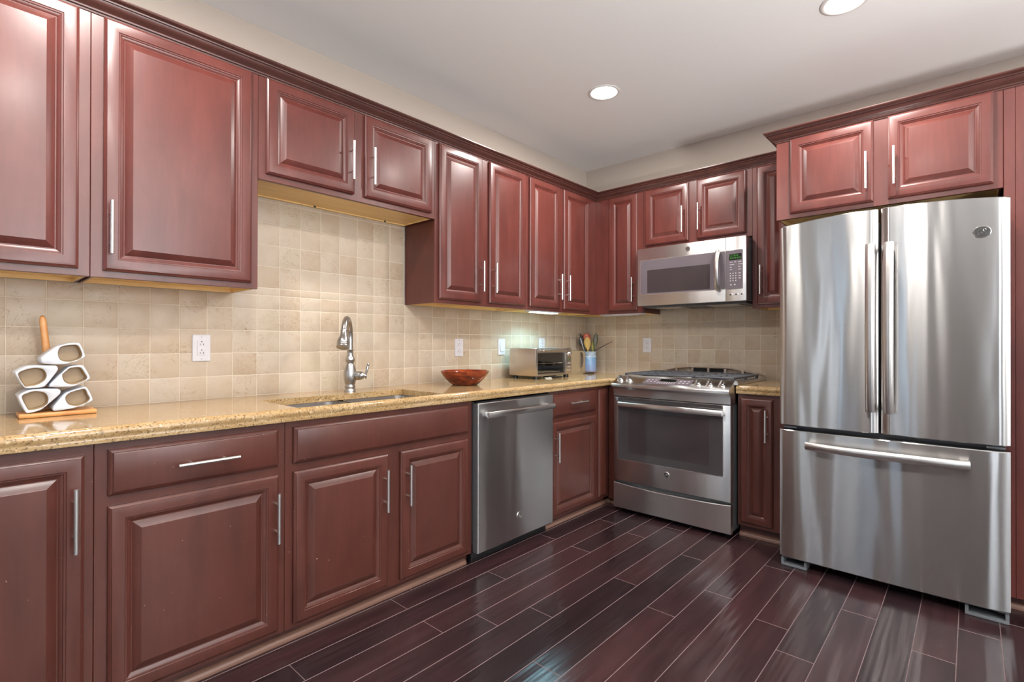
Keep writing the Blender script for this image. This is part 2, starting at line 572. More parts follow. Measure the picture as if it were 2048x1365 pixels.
# tumbled stone tiles with grout, as the finish of the two kitchen walls
def tiles(parent, W, cols, rows, regions):
    bm = nb()
    tones = []
    def inreg(a0, a1, z0, z1):
        for r in regions:
            x0, x1, y0, y1 = max(a0, r[0]), min(a1, r[1]), max(z0, r[2]), min(z1, r[3])
            if x1 - x0 > 0.006 and y1 - y0 > 0.006:
                yield x0, x1, y0, y1
    for a0, a1 in zip(cols, cols[1:]):
        for z0, z1 in zip(rows, rows[1:]):
            for x0, x1, y0, y1 in inreg(a0, a1, z0, z1):
                g = 0.0011
                j = lambda: rnd.uniform(-0.0006, 0.0006)
                h = rnd.uniform(-0.0004, 0.0004)
                n0 = len(bm.faces)
                cor = [(x0 + g + j(), y0 + g + j()), (x1 - g + j(), y0 + g + j()), (x1 - g + j(), y1 - g + j()), (x0 + g + j(), y1 - g + j())]
                cx, cy = (x0 + x1) / 2, (y0 + y1) / 2
                def ins(e): return [(p + math.copysign(e, cx - p), q + math.copysign(e, cy - q)) for p, q in cor]
                rings = [[W(p, 0.002, q) for p, q in cor], [W(p, 0.0062 + h, q) for p, q in cor], [W(p, 0.0076 + h, q) for p, q in ins(0.0009)], [W(p, 0.0082 + h, q) for p, q in ins(0.003)]]
                loft(bm, rings, False, True)
                tones += [rnd.random()] * (len(bm.faces) - n0)
    for r in regions:
        n0 = len(bm.faces)
        wbx(bm, W, r[0], r[1], 0.0, 0.0072, r[2], r[3], mi=1)
        tones += [0.5] * (len(bm.faces) - n0)
    o = obj('tile_backsplash', bm, ['tile', 'grout'], parent, ang=50)
    at = o.data.attributes.new('tone', 'FLOAT', 'FACE')
    at.data.foreach_set('value', tones)
ZC, ZCU, ZCB = 0.935, 0.884, 0.905
zrows = [ZC] + [1.038 + 0.1077 * k for k in range(0, 10)]
scols = [-1.239 + 0.1097 * k for k in range(-31, 12)] + [-0.0085]
tiles(wall_back, S, scols, zrows, [(-4.6, -0.0085, ZC, 1.43), (-2.99, -2.016, 1.43, 1.925)])
fcols = [0.0085] + [0.100 + 0.1072 * k for k in range(0, 18)]
tiles(wall_right, F, fcols, zrows, [(0.0085, 1.87, ZC, 1.50)])

# ------------------------------------------------------------------ cabinets
DOOR = [(0, 0.0), (0, 0.0115), (0.0035, 0.0145), (0.0075, 0.0165), (0.0085, 0.0190), (0.0125, 0.0200), (0.041, 0.0200), (0.0425, 0.0175), (0.0475, 0.0165),
        (0.0490, 0.0135), (0.0535, 0.0120), (0.0590, 0.0075), (0.0620, 0.0070), (0.0640, 0.0085), (0.0830, 0.0160), (0.0850, 0.0172), (0.0870, 0.0174)]
SLAB = [(0, 0.0), (0, 0.0095), (0.003, 0.0125), (0.010, 0.0155), (0.0115, 0.0185), (0.0155, 0.0200)]
GAPD = 0.001

def pull(parent, W, a, z, d, vert=True, length=0.19):
    """bar pull: bar and two posts; d = door face"""
    bm = nb()
    h = length / 2
    o = 0.035
    if vert:
        tube(bm, [W(a, d + o, z - h), W(a, d + o, z + h)], 0.0062, 12)
        for s in (-1, 1): tube(bm, [W(a, d - 0.002, z + s * h * 0.55), W(a, d + o, z + s * h * 0.55)], 0.0042, 10)
    else:
        tube(bm, [W(a - h, d + o, z), W(a + h, d + o, z)], 0.0062, 12)
        for s in (-1, 1): tube(bm, [W(a + s * h * 0.55, d - 0.002, z), W(a + s * h * 0.55, d + o, z)], 0.0042, 10)
    return obj('handle', bm, 'pull_metal', parent)

def door(root, W, a0, a1, z0, z1, d, mat, handle=None, vert=True, name='door', prof=None):
    w = min(a1 - a0, z1 - z0)
    pr = prof or DOOR
    k = min(1.0, (w * 0.46) / 0.087) if pr is DOOR else 1.0
    if k < 1: pr = [(i if i < 0.013 else 0.0125 + (i - 0.0125) * (w * 0.43 - 0.0125) / 0.0745, dd) for i, dd in pr]
    bm = rect_rings(nb(), W, a0, a1, z0, z1, pr, d + GAPD)
    o = obj(name, bm, mat, root, ang=22)
    if handle: pull(o, W, handle[0], handle[1], d + 0.02 + GAPD, vert)
    return o

UPD = 0.304
ZUB, ZUT = 1.4287, 2.40
def upper(name, label, W, a0, a1, zb, doors, dz, handles, depth=UPD, zt=ZUT, mat='cherry', frame_ext=(0, 0), recess=0.022, dtop=None):
    ac = (a0 + a1) / 2
    root = thing(name, label, 'cabinet', W(ac, 0, zb), 'red-brown wall cabinets')
    e = 0.0006
    bm = nb()
    wbx(bm, W, a0 + 0.006, a1 - 0.006, 0.010, depth - 0.019, zb + recess, zt)
    for s in ((a0 + 0.006, a0 + 0.014), (a1 - 0.014, a1 - 0.006)):
        wbx(bm, W, s[0], s[1], 0.010, depth - 0.019, zb + 0.001, zb + recess)
    wbx(bm, W, a0 + e - frame_ext[0], a1 - e + frame_ext[1], depth - 0.019, depth, zb, zt, 0.0012, 1)
    obj('body', bm, mat, root, ang=30)
    bm = nb()
    wbx(bm, W, a0 + 0.0145, a1 - 0.0145, 0.011, depth - 0.0195, zb + recess - 0.004, zb + recess - 0.0005)
    wbx(bm, W, a0 + 0.0145, a1 - 0.0145, 0.011, 0.026, zb + 0.002, zb + recess - 0.004)
    for s in ((a0 + 0.014, a0 + 0.0175), (a1 - 0.0175, a1 - 0.014)):
        wbx(bm, W, s[0], s[1], 0.026, depth - 0.0195, zb + 0.0005, zb + recess - 0.004)
    obj('bottom_panel', bm, 'maple', root, smooth=False)['label'] = 'pale golden unpainted underside'
    for (p, q), h in zip(doors, handles):
        door(root, W, p, q, dz[0], dz[1], depth, mat, h)
    return root

zd = (1.4528, 2.3635)
hz = 1.612
upper('upper_cabinet', 'tall red-brown wall cabinet cut by the left picture edge, above the white mugs', S, -4.13, -3.565, ZUB, [(-4.10, -3.5977)], zd, [(-4.075, hz)])
upper('upper_cabinet', 'wide red-brown wall cabinet with one big door, left of the short pair above the sink', S, -3.565, -2.9957, ZUB, [(-3.5298, -3.0262)], zd, [(-3.512, 1.606)])
oversink = upper('upper_cabinet', 'short two-door red-brown wall cabinet hung high above the sink', S, -2.9957, -2.0106, 1.9141, [(-2.9644, -2.5358), (-2.4769, -2.0428)],
      (1.9425, 2.3635), [(-2.563, 2.098), (-2.444, 2.098)], recess=0.012)
upper('upper_cabinet', 'tall two-door red-brown wall cabinet just right of the sink, above the wooden bowl', S, -2.0106, -1.195, ZUB, [(-1.9862, -1.6349), (-1.573, -1.2192)], zd, [(-1.660, hz), (-1.546, hz)])
upper('upper_cabinet', 'tall two-door red-brown wall cabinet at the corner, above the toaster oven, lit lamp under it', S, -1.195, -0.305, ZUB, [(-1.1712, -0.8198), (-0.7701, -0.4135)], zd, [(-0.846, hz), (-0.745, hz)])
upper('upper_cabinet', 'narrow one-door red-brown wall cabinet between the room corner and the microwave', F, 0.012, 0.735, ZUB, [(0.4325, 0.6869)], zd, [(0.661, hz)])
upper('upper_cabinet', 'short two-door red-brown wall cabinet above the microwave', F, 0.735, 1.530, 1.9141, [(0.7529, 1.0947), (1.1566, 1.4909)], (1.9405, 2.3635), [(1.062, 2.094), (1.180, 2.094)], recess=0.012)
upper('upper_cabinet', 'narrow red-brown wall cabinet squeezed between the microwave and the refrigerator', F, 1.530, 1.780, ZUB, [(1.5609, 1.755)], zd, [(1.592, hz)])
upper('upper_cabinet', 'deep two-door red-brown cabinet above the refrigerator', F, 1.7808, 2.7214, 1.9019, [(1.8546, 2.2402), (2.3011, 2.6893)], (1.9278, 2.345), [(2.213, 2.084), (2.328, 2.084)], depth=0.701, zt=2.375, recess=0.03)
# screw heads on the rail under the short cabinet over the sink
for sx in (-2.60, -2.165):
    bm = lathe(nb(), [(0.007, 0), (0.007, 0.0025), (0.0045, 0.004)], (sx, -0.027, 1.9205), (0, -1, 0), 14)
    obj('screw', bm, 'slot_dark', oversink)

# crown mouldings
CROWN = [(0.296, 2.368), (0.3075, 2.368), (0.3085, 2.374), (0.3135, 2.376), (0.3150, 2.381), (0.320, 2.3865), (0.329, 2.392), (0.336, 2.400), (0.339, 2.407),
         (0.3445, 2.4085), (0.3460, 2.413), (0.352, 2.416), (0.3575, 2.4195), (0.360, 2.4235), (0.360, 2.4275), (0.296, 2.4275)]
CROWN = [(o + (0.0095 if o < 0.3 else 0), z) for o, z in CROWN]
bm = nb()
sweep2d(bm, [(-4.13, 0), (0, 0), (0, -1.7795)], CROWN)
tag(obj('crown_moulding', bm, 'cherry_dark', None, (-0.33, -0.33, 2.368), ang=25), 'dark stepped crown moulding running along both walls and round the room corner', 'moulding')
prof = [(o - 0.304 + 0.0012, z - 0.0225) for o, z in CROWN]
bm = nb()
sweep2d(bm, [(-0.363, -1.7808), (-0.701, -1.7808), (-0.701, -3.30)], prof)
tag(obj('crown_moulding', bm, 'cherry_dark', None, (-0.73, -2.2, 2.345), ang=25), 'dark crown moulding with mitred end on the deeper cabinet above the refrigerator', 'moulding')

# tall end panel right of the refrigerator
root = thing('tall_cabinet', 'full-height red-brown cabinet side at the right picture edge beside the refrigerator', 'cabinet', (-0.35, -3.0, 0))
bm = nb()
wbx(bm, F, 2.7224, 2.7595, 0.69, 0.701, 0.06, 2.375, 0.001, 1)
wbx(bm, F, 2.7224, 2.7595, 0.012, 0.69, 0.06, 2.375)
wbx(bm, F, 2.7605, 3.30, 0.012, 0.701, 0.06, 2.375, 0.001, 1)
obj('body', bm, 'cherry', root)
bm = wbx(nb(), F, 2.725, 3.30, 0.012, 0.655, 0.0005, 0.06)
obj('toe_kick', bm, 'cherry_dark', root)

# base cabinets
BD = 0.616
def base(label, W, a0, a1, items, name='base_cabinet', zt=ZCU - 0.001, kick=True, zf=0.060, ext=None, zbody=None):
    root = thing(name, label, 'cabinet', W((a0 + a1) / 2, 0, 0), 'red-brown base cabinets')
    e = 0.0006
    bm = nb()
    wbx(bm, W, a0 + e, a1 - e, 0.012, BD - 0.019, zf + 0.004, zbody or ZCB - 0.001)
    wbx(bm, W, a0 + e, a1 - e, BD - 0.019, BD, zf, zt, 0.0012, 1)
    obj('body', bm, 'cherry_base', root, ang=30)
    bm = wbx(nb(), W, a0 + e, a1 - e, 0.03, 0.575, 0.0005, zf + 0.003)
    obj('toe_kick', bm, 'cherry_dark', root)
    for kind, p, q, z0, z1, h in items:
        if kind == 'door': door(root, W, p, q, z0, z1, BD, 'cherry_base', h)
        elif kind == 'drawer': door(root, W, p, q, z0, z1, BD, 'cherry_base', h, False, 'drawer', SLAB)
        else: door(root, W, p, q, z0, z1, BD, 'cherry_base', None, False, kind, SLAB)
    return root
dz0, dz1 = 0.0793, 0.6827
wz0, wz1 = 0.7151, 0.8601
bh = dz1 - 0.157
base('red-brown base cabinet with a full-height door, cut by the left picture edge', S, -4.16, -3.597, [('door', -4.13, -3.621, dz0, 0.853, (-3.6445, 0.667))])
base('red-brown base cabinet with one drawer over one door, left of the sink cabinet', S, -3.597, -3.012, [('drawer', -3.5636, -3.0406, wz0, wz1, (-3.290, 0.785)), ('door', -3.5636, -3.0406, dz0, dz1, (-3.056, bh))])
base('red-brown sink base cabinet with a blank front over two doors', S, -3.012, -2.006, [('false_front', -2.9817, -2.0414, wz0, wz1, None), ('door', -2.9817, -2.543, dz0, dz1, (-2.571, bh)), ('door', -2.4745, -2.0414, dz0, dz1, (-2.445, bh))], zbody=0.655)
corner = base('red-brown corner base cabinet with a small drawer and door, between dishwasher and range', S, -1.343, -0.62, [('drawer', -1.318, -0.8108, wz0, wz1, (-1.062, 0.797)), ('door', -1.318, -0.8108, dz0, dz1, (-1.293, bh))])
door(corner, S, -0.770, -0.668, 0.085, 0.8601, BD, 'cherry_base', None, True, 'corner_panel', SLAB)
bm = nb()
wbx(bm, F, 0.6165, 0.719, 0.56, 0.616, 0.045, ZCU - 0.001)
obj('filler_strip', bm, 'cherry_base', corner)
base('narrow red-brown base cabinet with one slim door, between range and refrigerator', F, 1.540, 1.800, [('door', 1.5591, 1.7421, 0.0955, 0.8575, (1.712, 0.702))], zf=0.073)

# quarter-round shoe mouldings on the floor along the toe kicks
SHOE = [(0.576, 0.0006), (0.597, 0.0006), (0.597, 0.006), (0.5955, 0.014), (0.591, 0.0205), (0.584, 0.0245), (0.576, 0.026)]
def shoe(n, path, prof=SHOE):
    struct('trim_%d' % n, sweep2d(nb(), path, prof), 'shoe_wood', (path[0][0], path[0][1], 0), ang=60)
shoe(1, [(-4.16, 0), (-2.025, 0)])
shoe(2, [(-1.425, 0), (0, 0), (0, -0.715)])
shoe(3, [(0, -1.542), (0, -1.80)])
shoe(4, [(0, -2.745), (0, -3.30)], [(o + 0.08, z) for o, z in SHOE])

# ------------------------------------------------------------------ worktops
EDGE = [(0.630, ZCU), (0.6365, ZCU), (0.6405, 0.8855), (0.6415, 0.890), (0.6415, 0.898), (0.6405, 0.9015), (0.6415, 0.905), (0.6440, 0.911), (0.6445, 0.918), (0.6425, 0.9255),
        (0.6375, 0.9315), (0.6325, 0.9340), (0.6310, ZC), (0.630, ZC)]
SX0, SX1, SY0, SY1 = -2.965, -2.205, -0.6275, -0.257      # sink cut-out
bm = nb()
def slab_cells(bm, xs, ys, skip):
    vt, vb = {}, {}
    for i, x in enumerate(xs):
        for j, y in enumerate(ys):
            vt[i, j] = bm.verts.new((x, y, ZC)); vb[i, j] = bm.verts.new((x, y, ZCB))
    cells = {(i, j) for i in range(len(xs) - 1) for j in range(len(ys) - 1)} - skip
    for (i, j) in cells:
        bm.faces.new((vt[i, j], vt[i + 1, j], vt[i + 1, j + 1], vt[i, j + 1]))
        bm.faces.new((vb[i, j], vb[i, j + 1], vb[i + 1, j + 1], vb[i + 1, j]))
        for di, dj, p, q in ((-1, 0, (i, j), (i, j + 1)), (1, 0, (i + 1, j + 1), (i + 1, j)), (0, -1, (i + 1, j), (i, j)), (0, 1, (i, j + 1), (i + 1, j + 1))):
            if (i + di, j + dj) not in cells:
                bm.faces.new((vt[p], vt[q], vb[q], vb[p]))
    for v in list(vt.values()) + list(vb.values()):
        if not v.link_faces: bm.verts.remove(v)
slab_cells(bm, [-4.16, SX0, SX1, -0.6302, -0.001], [-0.719, -0.6302, SY0, SY1, -0.001], {(0, 0), (1, 0), (2, 0), (1, 2)})
sweep2d(bm, [(-4.16, 0), (0, 0), (0, -0.719)], EDGE)
top = obj('countertop', bm, 'granite', None, (-2.4, -0.3, ZCU), ang=40)
tag(top, 'long L-shaped golden granite worktop with the sink cut-out', 'countertop')
bm = nb()
bx(bm, -0.6302, -0.001, -1.815, -1.537, ZCB, ZC)
sweep2d(bm, [(0, -1.537), (0, -1.815)], EDGE)
tag(obj('countertop', bm, 'granite', None, (-0.3, -1.67, ZCU), ang=40), 'small golden granite worktop piece between range and refrigerator', 'countertop')

# sink
root = thing('kitchen_sink', 'stainless double-bowl undermount sink in the granite worktop', 'sink', ((SX0 + SX1) / 2, (SY0 + SY1) / 2, 0.68))
def basin(x0, x1, y0, y1, dep):
    cx, cy = (x0 + x1) / 2, (y0 + y1) / 2
    w, h = x1 - x0, y1 - y0
    zt = ZCB - 0.0012
    rr = lambda dw, r, z: [(cx + p, cy + q, z) for p, q in rrect(w + dw, h + dw, r, 6)]
    bm = nb()
    loft(bm, [rr(0.016, 0.058, zt - 0.003), rr(0.016, 0.058, zt), rr(0.0, 0.05, zt), rr(-0.006, 0.05, zt - dep + 0.03), rr(-0.02, 0.045, zt - dep + 0.008), rr(-0.06, 0.03, zt - dep),
              ], False, False)
    loft(bm, [rr(-0.06, 0.03, zt - dep), rr(-0.06, 0.03, zt - dep - 0.002), rr(-0.014, 0.05, zt - dep + 0.008), rr(0.0, 0.052, zt - dep + 0.03), rr(0.004, 0.052, zt - 0.003), rr(0.016, 0.058, zt - 0.003)], True, False)
    bm2 = None
    bmesh.ops.contextual_create if False else None
    bm.faces.new([bm.verts.new(p) for p in rr(-0.06, 0.03, zt - dep)])
    bmesh.ops.remove_doubles(bm, verts=bm.verts[:], dist=1e-5)
    b = obj('bowl', bm, 'steel_satin', root)
    d = lathe(nb(), [(0.043, 0.0003), (0.043, 0.002), (0.030, 0.0025), (0.028, 0.0006)], (cx, cy + 0.03, zt - dep), (0, 0, 1), 24)
    obj('drain', d, 'chrome', b)
basin(SX0 + 0.006, -2.612, -0.584, SY1 - 0.004, 0.20)
basin(-2.577, SX1 - 0.006, -0.584, SY1 - 0.004, 0.17)

# faucet
FX, FY = -2.470, -0.165
root = thing('faucet', 'brushed nickel pull-down gooseneck faucet behind the sink', 'faucet', (FX, FY, ZC))
fb = lathe(nb(), [(0.030, 0.0005), (0.030, 0.006), (0.0265, 0.012), (0.0245, 0.018), (0.0275, 0.023), (0.0275, 0.029), (0.0245, 0.034), (0.0265, 0.042), (0.0310, 0.062), (0.0332, 0.085), (0.0318, 0.108), (0.0270, 0.128),
              (0.0235, 0.138), (0.0225, 0.142), (0.0185, 0.146), (0.0178, 0.152), (0.0215, 0.158), (0.0248, 0.166), (0.0248, 0.173), (0.0205, 0.181), (0.0165, 0.187), (0.0162, 0.218), (0.0178, 0.220), (0.0178, 0.224), (0.0150, 0.226)], (FX, FY, ZC), (0, 0, 1), 32)
obj('body', fb, 'nickel', root, ang=50)
sd = Vector((-0.625, -0.78, 0)).normalized()
pts = [Vector((FX, FY, ZC + 0.222 + 0.02 * k)) for k in range(0, 4)]
R0, zc0 = 0.098, ZC + 0.285
for k in range(0, 17):
    th = math.radians(158 * k / 16)
    pts.append(Vector((FX, FY, zc0)) + sd * (R0 * (1 - math.cos(th))) + Vector((0, 0, R0 * math.sin(th))))
obj('spout', tube(nb(), pts, 0.0148, 16), 'nickel', root, ang=60)
tip = pts[-1]
td = (pts[-1] - pts[-2]).normalized()
sh = lathe(nb(), [(0.0152, -0.004), (0.0170, 0.000), (0.0170, 0.004), (0.0155, 0.006), (0.0165, 0.02), (0.0200, 0.036), (0.0255, 0.050), (0.0285, 0.064), (0.0285, 0.073), (0.0270, 0.076), (0.0285, 0.079), (0.0285, 0.083), (0.0270, 0.085), (0.0295, 0.089), (0.0295, 0.094), (0.0250, 0.096)], tip, td, 28)
obj('spray_head', sh, 'nickel', root, ang=50)
hd = Vector((0.78, -0.625, 0)).normalized()
hc = Vector((FX, FY, ZC + 0.084))
hub = lathe(nb(), [(0.020, 0.028), (0.0235, 0.032), (0.0235, 0.050), (0.0215, 0.0515), (0.0215, 0.054), (0.0225, 0.056), (0.0190, 0.066), (0.0120, 0.073), (0.0080, 0.080), (0.0070, 0.086)], hc, hd, 24)
h = obj('valve', hub, 'nickel', root, ang=50)
lv = nb()
p0 = hc + hd * 0.082
tube(lv, [p0 + Vector((0, 0, -0.018)), p0 + Vector((0, 0, -0.012)), p0 + Vector((0, 0, -0.006)), p0, p0 + Vector((0, 0, 0.010)), p0 + hd * 0.004 + Vector((0, 0, 0.025)), p0 + hd * 0.009 + Vector((0, 0, 0.046)), p0 + hd * 0.010 + Vector((0, 0, 0.050)), p0 + hd * 0.011 + Vector((0, 0, 0.057)), p0 + hd * 0.012 + Vector((0, 0, 0.064)), p0 + hd * 0.013 + Vector((0, 0, 0.068))],
     [0.002, 0.005, 0.004, 0.0065, 0.005, 0.0065, 0.0078, 0.004, 0.0066, 0.0066, 0.002], 14)
obj('lever', lv, 'nickel', h, ang=60)

# ------------------------------------------------------------------ badge helper: ring with swash letters
def badge(parent, W, a, z, d, r, oval=1.0, plate='steel_satin'):
    bm = nb()
    n = 28
    ring = lambda k, dd: [W(a + oval * k * r * math.cos(t * 2 * PI / n), dd, z + k * r * math.sin(t * 2 * PI / n)) for t in range(n)]
    loft(bm, [ring(1, d), ring(1, d + 0.002), ring(0.93, d + 0.0035), ring(0.82, d + 0.0035), ring(0.78, d + 0.0022)], True, True)
    loft(bm, [ring(0.80, d + 0.002), ring(0.80, d + 0.0028)], mi=1)
    s = r * 0.62
    def stroke(pts, w=0.085):
        sm = []
        for i in range(len(pts) - 1):
            p0 = pts[max(i - 1, 0)]; p1 = pts[i]; p2 = pts[i + 1]; p3 = pts[min(i + 2, len(pts) - 1)]
            for k in range(5):
                t = k / 5
                sm.append(tuple(0.5 * (2 * p1[c] + (p2[c] - p0[c]) * t + (2 * p0[c] - 5 * p1[c] + 4 * p2[c] - p3[c]) * t * t + (3 * p1[c] - p0[c] - 3 * p2[c] + p3[c]) * t ** 3) for c in (0, 1)))
        sm.append(pts[-1])
        tube(bm, [W(a + oval * s * x, d + 0.0032, z + s * y) for x, y in sm], s * w, 6, mi=2)
    # cursive G and E
    stroke([(-0.05, 0.55), (-0.25, 0.78), (-0.50, 0.62), (-0.70, 0.20), (-0.78, -0.25), (-0.60, -0.52), (-0.35, -0.40), (-0.18, -0.02), (-0.10, 0.22)])
    stroke([(-0.30, -0.02), (-0.08, 0.10), (-0.12, -0.35), (-0.30, -0.75), (-0.62, -0.80), (-0.80, -0.66)])
    stroke([(0.68, 0.52), (0.58, 0.78), (0.34, 0.70), (0.20, 0.42), (0.34, 0.14), (0.52, 0.10)])
    stroke([(0.52, 0.10), (0.24, 0.06), (0.06, -0.25), (0.12, -0.66), (0.42, -0.78), (0.72, -0.52), (0.80, -0.20)])
    return obj('badge', bm, [plate, 'slot_dark', 'chrome'], parent, ang=30)

# ------------------------------------------------------------------ dishwasher
DX0, DX1 = -2.0015, -1.346
root = thing('dishwasher', 'stainless dishwasher under the worktop, right of the sink cabinet', 'dishwasher', ((DX0 + DX1) / 2, -0.33, 0))
obj('body', wbx(nb(), S, DX0 + 0.004, DX1 - 0.003, 0.03, 0.612, 0.10, ZCU - 0.012), 'appliance_grey', root)
bm = nb()
prof = [(0, 0.0), (0, 0.036), (0.0015, 0.0385), (0.004, 0.040)]
rect_rings(bm, S, DX0, DX1, 0.063, 0.868, prof, 0.62)
dd = obj('door', bm, ['steel'], root, ang=30)
bm = nb()
wbx(bm, S, DX0 + 0.0005, DX0 + 0.0015, 0.622, 0.652, 0.066, 0.866)
bm = wbx(nb(), S, DX0 - 0.0018, DX0 - 0.0002, 0.621, 0.654, 0.066, 0.866)
obj('door_edge', bm, 'appliance_grey', dd)
bm = nb()
wbx(bm, S, DX0 + 0.01, DX1 - 0.01, 0.614, 0.652, 0.8685, 0.8755)
obj('top_strip', bm, 'black_plastic', dd)
bm = nb()
hpts = [S(-1.965 + 0.58 * k / 14, 0.700 + 0.008 * math.sin(PI * k / 14), 0.806) for k in range(15)]
tube(bm, hpts, 0.0165, 14, squash=(1.0, 0.62))
for hx in (-1.935, -1.415): wbx(bm, S, hx - 0.014, hx + 0.014, 0.658, 0.700, 0.793, 0.819, 0.004)
obj('handle', bm, 'steel', dd)
badge(dd, S, -1.668, 0.190, 0.6602, 0.021)
bm = nb()
wbx(bm, S, DX0 + 0.003, DX1 - 0.003, 0.50, 0.592, 0.001, 0.098)
wbx(bm, S, DX0 + 0.003, DX1 - 0.003, 0.592, 0.604, 0.001, 0.052, 0.003)
obj('kick_plate', bm, 'black_plastic', root)

# ------------------------------------------------------------------ range
RA0, RA1 = 0.7229, 1.532
root = thing('gas_range', 'stainless slide-in gas range with front knobs and dark oven window', 'range', (-0.38, -(RA0 + RA1) / 2, 0))
bm = nb()
wbx(bm, F, RA0 + 0.006, RA1 - 0.006, 0.04, 0.684, 0.035, 0.905)
obj('body', bm, 'appliance_grey', root)
for a in (RA0 + 0.05, RA1 - 0.05):
    for d in (0.10, 0.62):
        obj('foot', lathe(nb(), [(0.018, 0.0006), (0.018, 0.02), (0.01, 0.036)], F(a, d, 0), (0, 0, 1), 14), 'black_plastic', root)
# storage drawer with a bowed top edge
bm = nb()
N = 16
aa = [RA0 + (RA1 - RA0) * i / N for i in range(N + 1)]
topz = lambda t: 0.2095 - 0.016 * math.sin(PI * t) ** 0.7
rings = []
for i, a in enumerate(aa):
    zt = topz(i / N)
    rings.append([F(a, 0.686, 0.030), F(a, 0.716, 0.030), F(a, 0.720, 0.034), F(a, 0.720, zt - 0.004), F(a, 0.716, zt), F(a, 0.686, zt)])
loft(bm, rings)
obj('drawer', bm, 'steel', root, ang=30)
# oven door
bm = nb()
rect_rings(bm, F, RA0, RA1, 0.224, 0.816, [(0, 0), (0, 0.030), (0.0015, 0.0330), (0.004, 0.034)], 0.686)
od = obj('oven_door', bm, 'steel', root, ang=30)
bm = nb()
rplate(bm, F, (0.754 + 1.489) / 2, 0.594, 0.735, 0.442, 0.012, 0.7185, 0.7206, 0.0008)
obj('window_bezel', bm, 'pull_metal', od)
bm = nb()
rplate(bm, F, (0.754 + 1.489) / 2, 0.595, 0.726, 0.434, 0.010, 0.719, 0.7215)
ow = obj('window', bm, 'oven_glass', od)
bm = nb()
rplate(bm, F, (0.754 + 1.489) / 2, 0.575, 0.56, 0.29, 0.012, 0.7212, 0.7218)
obj('viewing_pane', bm, 'oven_glass_inner', od)
bm = nb()
hp = [F(0.782 + 0.712 * k / 16, 0.758 + 0.018 * math.sin(PI * k / 16), 0.768) for k in range(17)]
tube(bm, hp, 0.0195, 14, squash=(0.95, 0.6))
for ha in (0.800, 1.476): wbx(bm, F, ha - 0.014, ha + 0.014, 0.719, 0.762, 0.754, 0.782, 0.004)
obj('handle', bm, 'steel', od)
badge(od, F, 1.120, 0.322, 0.7202, 0.021)
# band and bowed control panel
bm = nb()
rings = []
for i in range(N + 1):
    t = i / N
    a = RA0 + (RA1 - RA0) * t
    b = 0.030 * math.sin(PI * t) ** 0.8
    rings.append([F(a, 0.60, 0.822), F(a, 0.722 + b * 0.3, 0.822), F(a, 0.724 + b * 0.4, 0.850), F(a, 0.728 + b * 0.6, 0.872), F(a, 0.744 + b, 0.8835), F(a, 0.750 + b, 0.890),
                  F(a, 0.751 + b, 0.904), F(a, 0.748 + b, 0.910), F(a, 0.741 + b, 0.9135), F(a, 0.648, 0.9615), F(a, 0.60, 0.9615)])
loft(bm, rings)
cp = obj('control_panel', bm, 'steel', root, ang=28)
# sloped local frame of the control panel
def slope(a, s, lift=0.0):
    # s: 0 front lip .. 1 back edge
    t = (a - RA0) / (RA1 - RA0)
    b = 0.030 * math.sin(PI * min(max(t, 0), 1)) ** 0.8
    d = (0.741 + b) * (1 - s) + 0.648 * s
    z = 0.9135 * (1 - s) + 0.9615 * s
    nd, nz = 0.46, 0.888
    return F(a, d + nd * lift, z + nz * lift)
bm = nb()
def quadplate(bm, a0, a1, s0, s1, l0, l1, k=10, skew=0.0):
    rings = []
    for i in range(k + 1):
        a = a0 + (a1 - a0) * i / k
        rings.append([slope(a, s0, l0), slope(a, s0, l1), slope(a, s1, l1), slope(a, s1, l0)])
    loft(bm, rings)
quadplate(bm, 0.955, 1.285, 0.18, 0.86, -0.001, 0.0009)
cd = obj('touch_panel', bm, 'control_grey', cp, ang=30)
bm = nb(); quadplate(bm, 1.062, 1.175, 0.52, 0.80, 0.0008, 0.0013)
obj('display', bm, 'display_black', cp)
bm = nb()
for i in range(8): quadplate(bm, 1.055 + 0.0165 * i, 1.055 + 0.0165 * i + 0.008, 0.28, 0.34, 0.0008, 0.0012, 1); quadplate(bm, 1.055 + 0.0165 * i, 1.055 + 0.0165 * i + 0.008, 0.40, 0.46, 0.0008, 0.0012, 1)
for a in (0.975, 1.000, 1.027): quadplate(bm, a, a + 0.013, 0.42, 0.48, 0.0008, 0.0012, 1); quadplate(bm, a, a + 0.013, 0.62, 0.68, 0.0008, 0.0012, 1)
for a in (1.200, 1.226, 1.252): quadplate(bm, a, a + 0.015, 0.40, 0.47, 0.0008, 0.0012, 1); quadplate(bm, a, a + 0.015, 0.60, 0.67, 0.0008, 0.0012, 1)
obj('key_legend', bm, 'key_grey', cp)
for a in (0.769, 0.842, 1.329, 1.403, 1.477):
    c = Vector(slope(a, 0.42, 0.0))
    ax = Vector(F(0, 0.46, 0.888))
    bm = lathe(nb(), [(0.0255, 0.000), (0.0255, 0.004), (0.0235, 0.007), (0.0205, 0.009), (0.019, 0.016), (0.017, 0.019)], c, ax, 24)
    kn = obj('knob', bm, 'chrome', root, ang=40)
    bm = nb()
    g = Vector(F(0, 0.888, -0.46)).normalized()
    sdv = Vector(F(1, 0, 0))
    rings = []
    for s, w, hgt in ((-0.021, 0.005, 0.024), (-0.010, 0.0062, 0.034), (0.010, 0.0062, 0.034), (0.021, 0.005, 0.026)):
        p = c + g * s + ax.normalized() * 0.012
        q = c + g * s + ax.normalized() * hgt
        rings.append([p - sdv * w, p + sdv * w, q + sdv * w * 0.7, q - sdv * w * 0.7])
    loft(bm, rings)
    obj('grip', bm, 'steel_satin', kn)
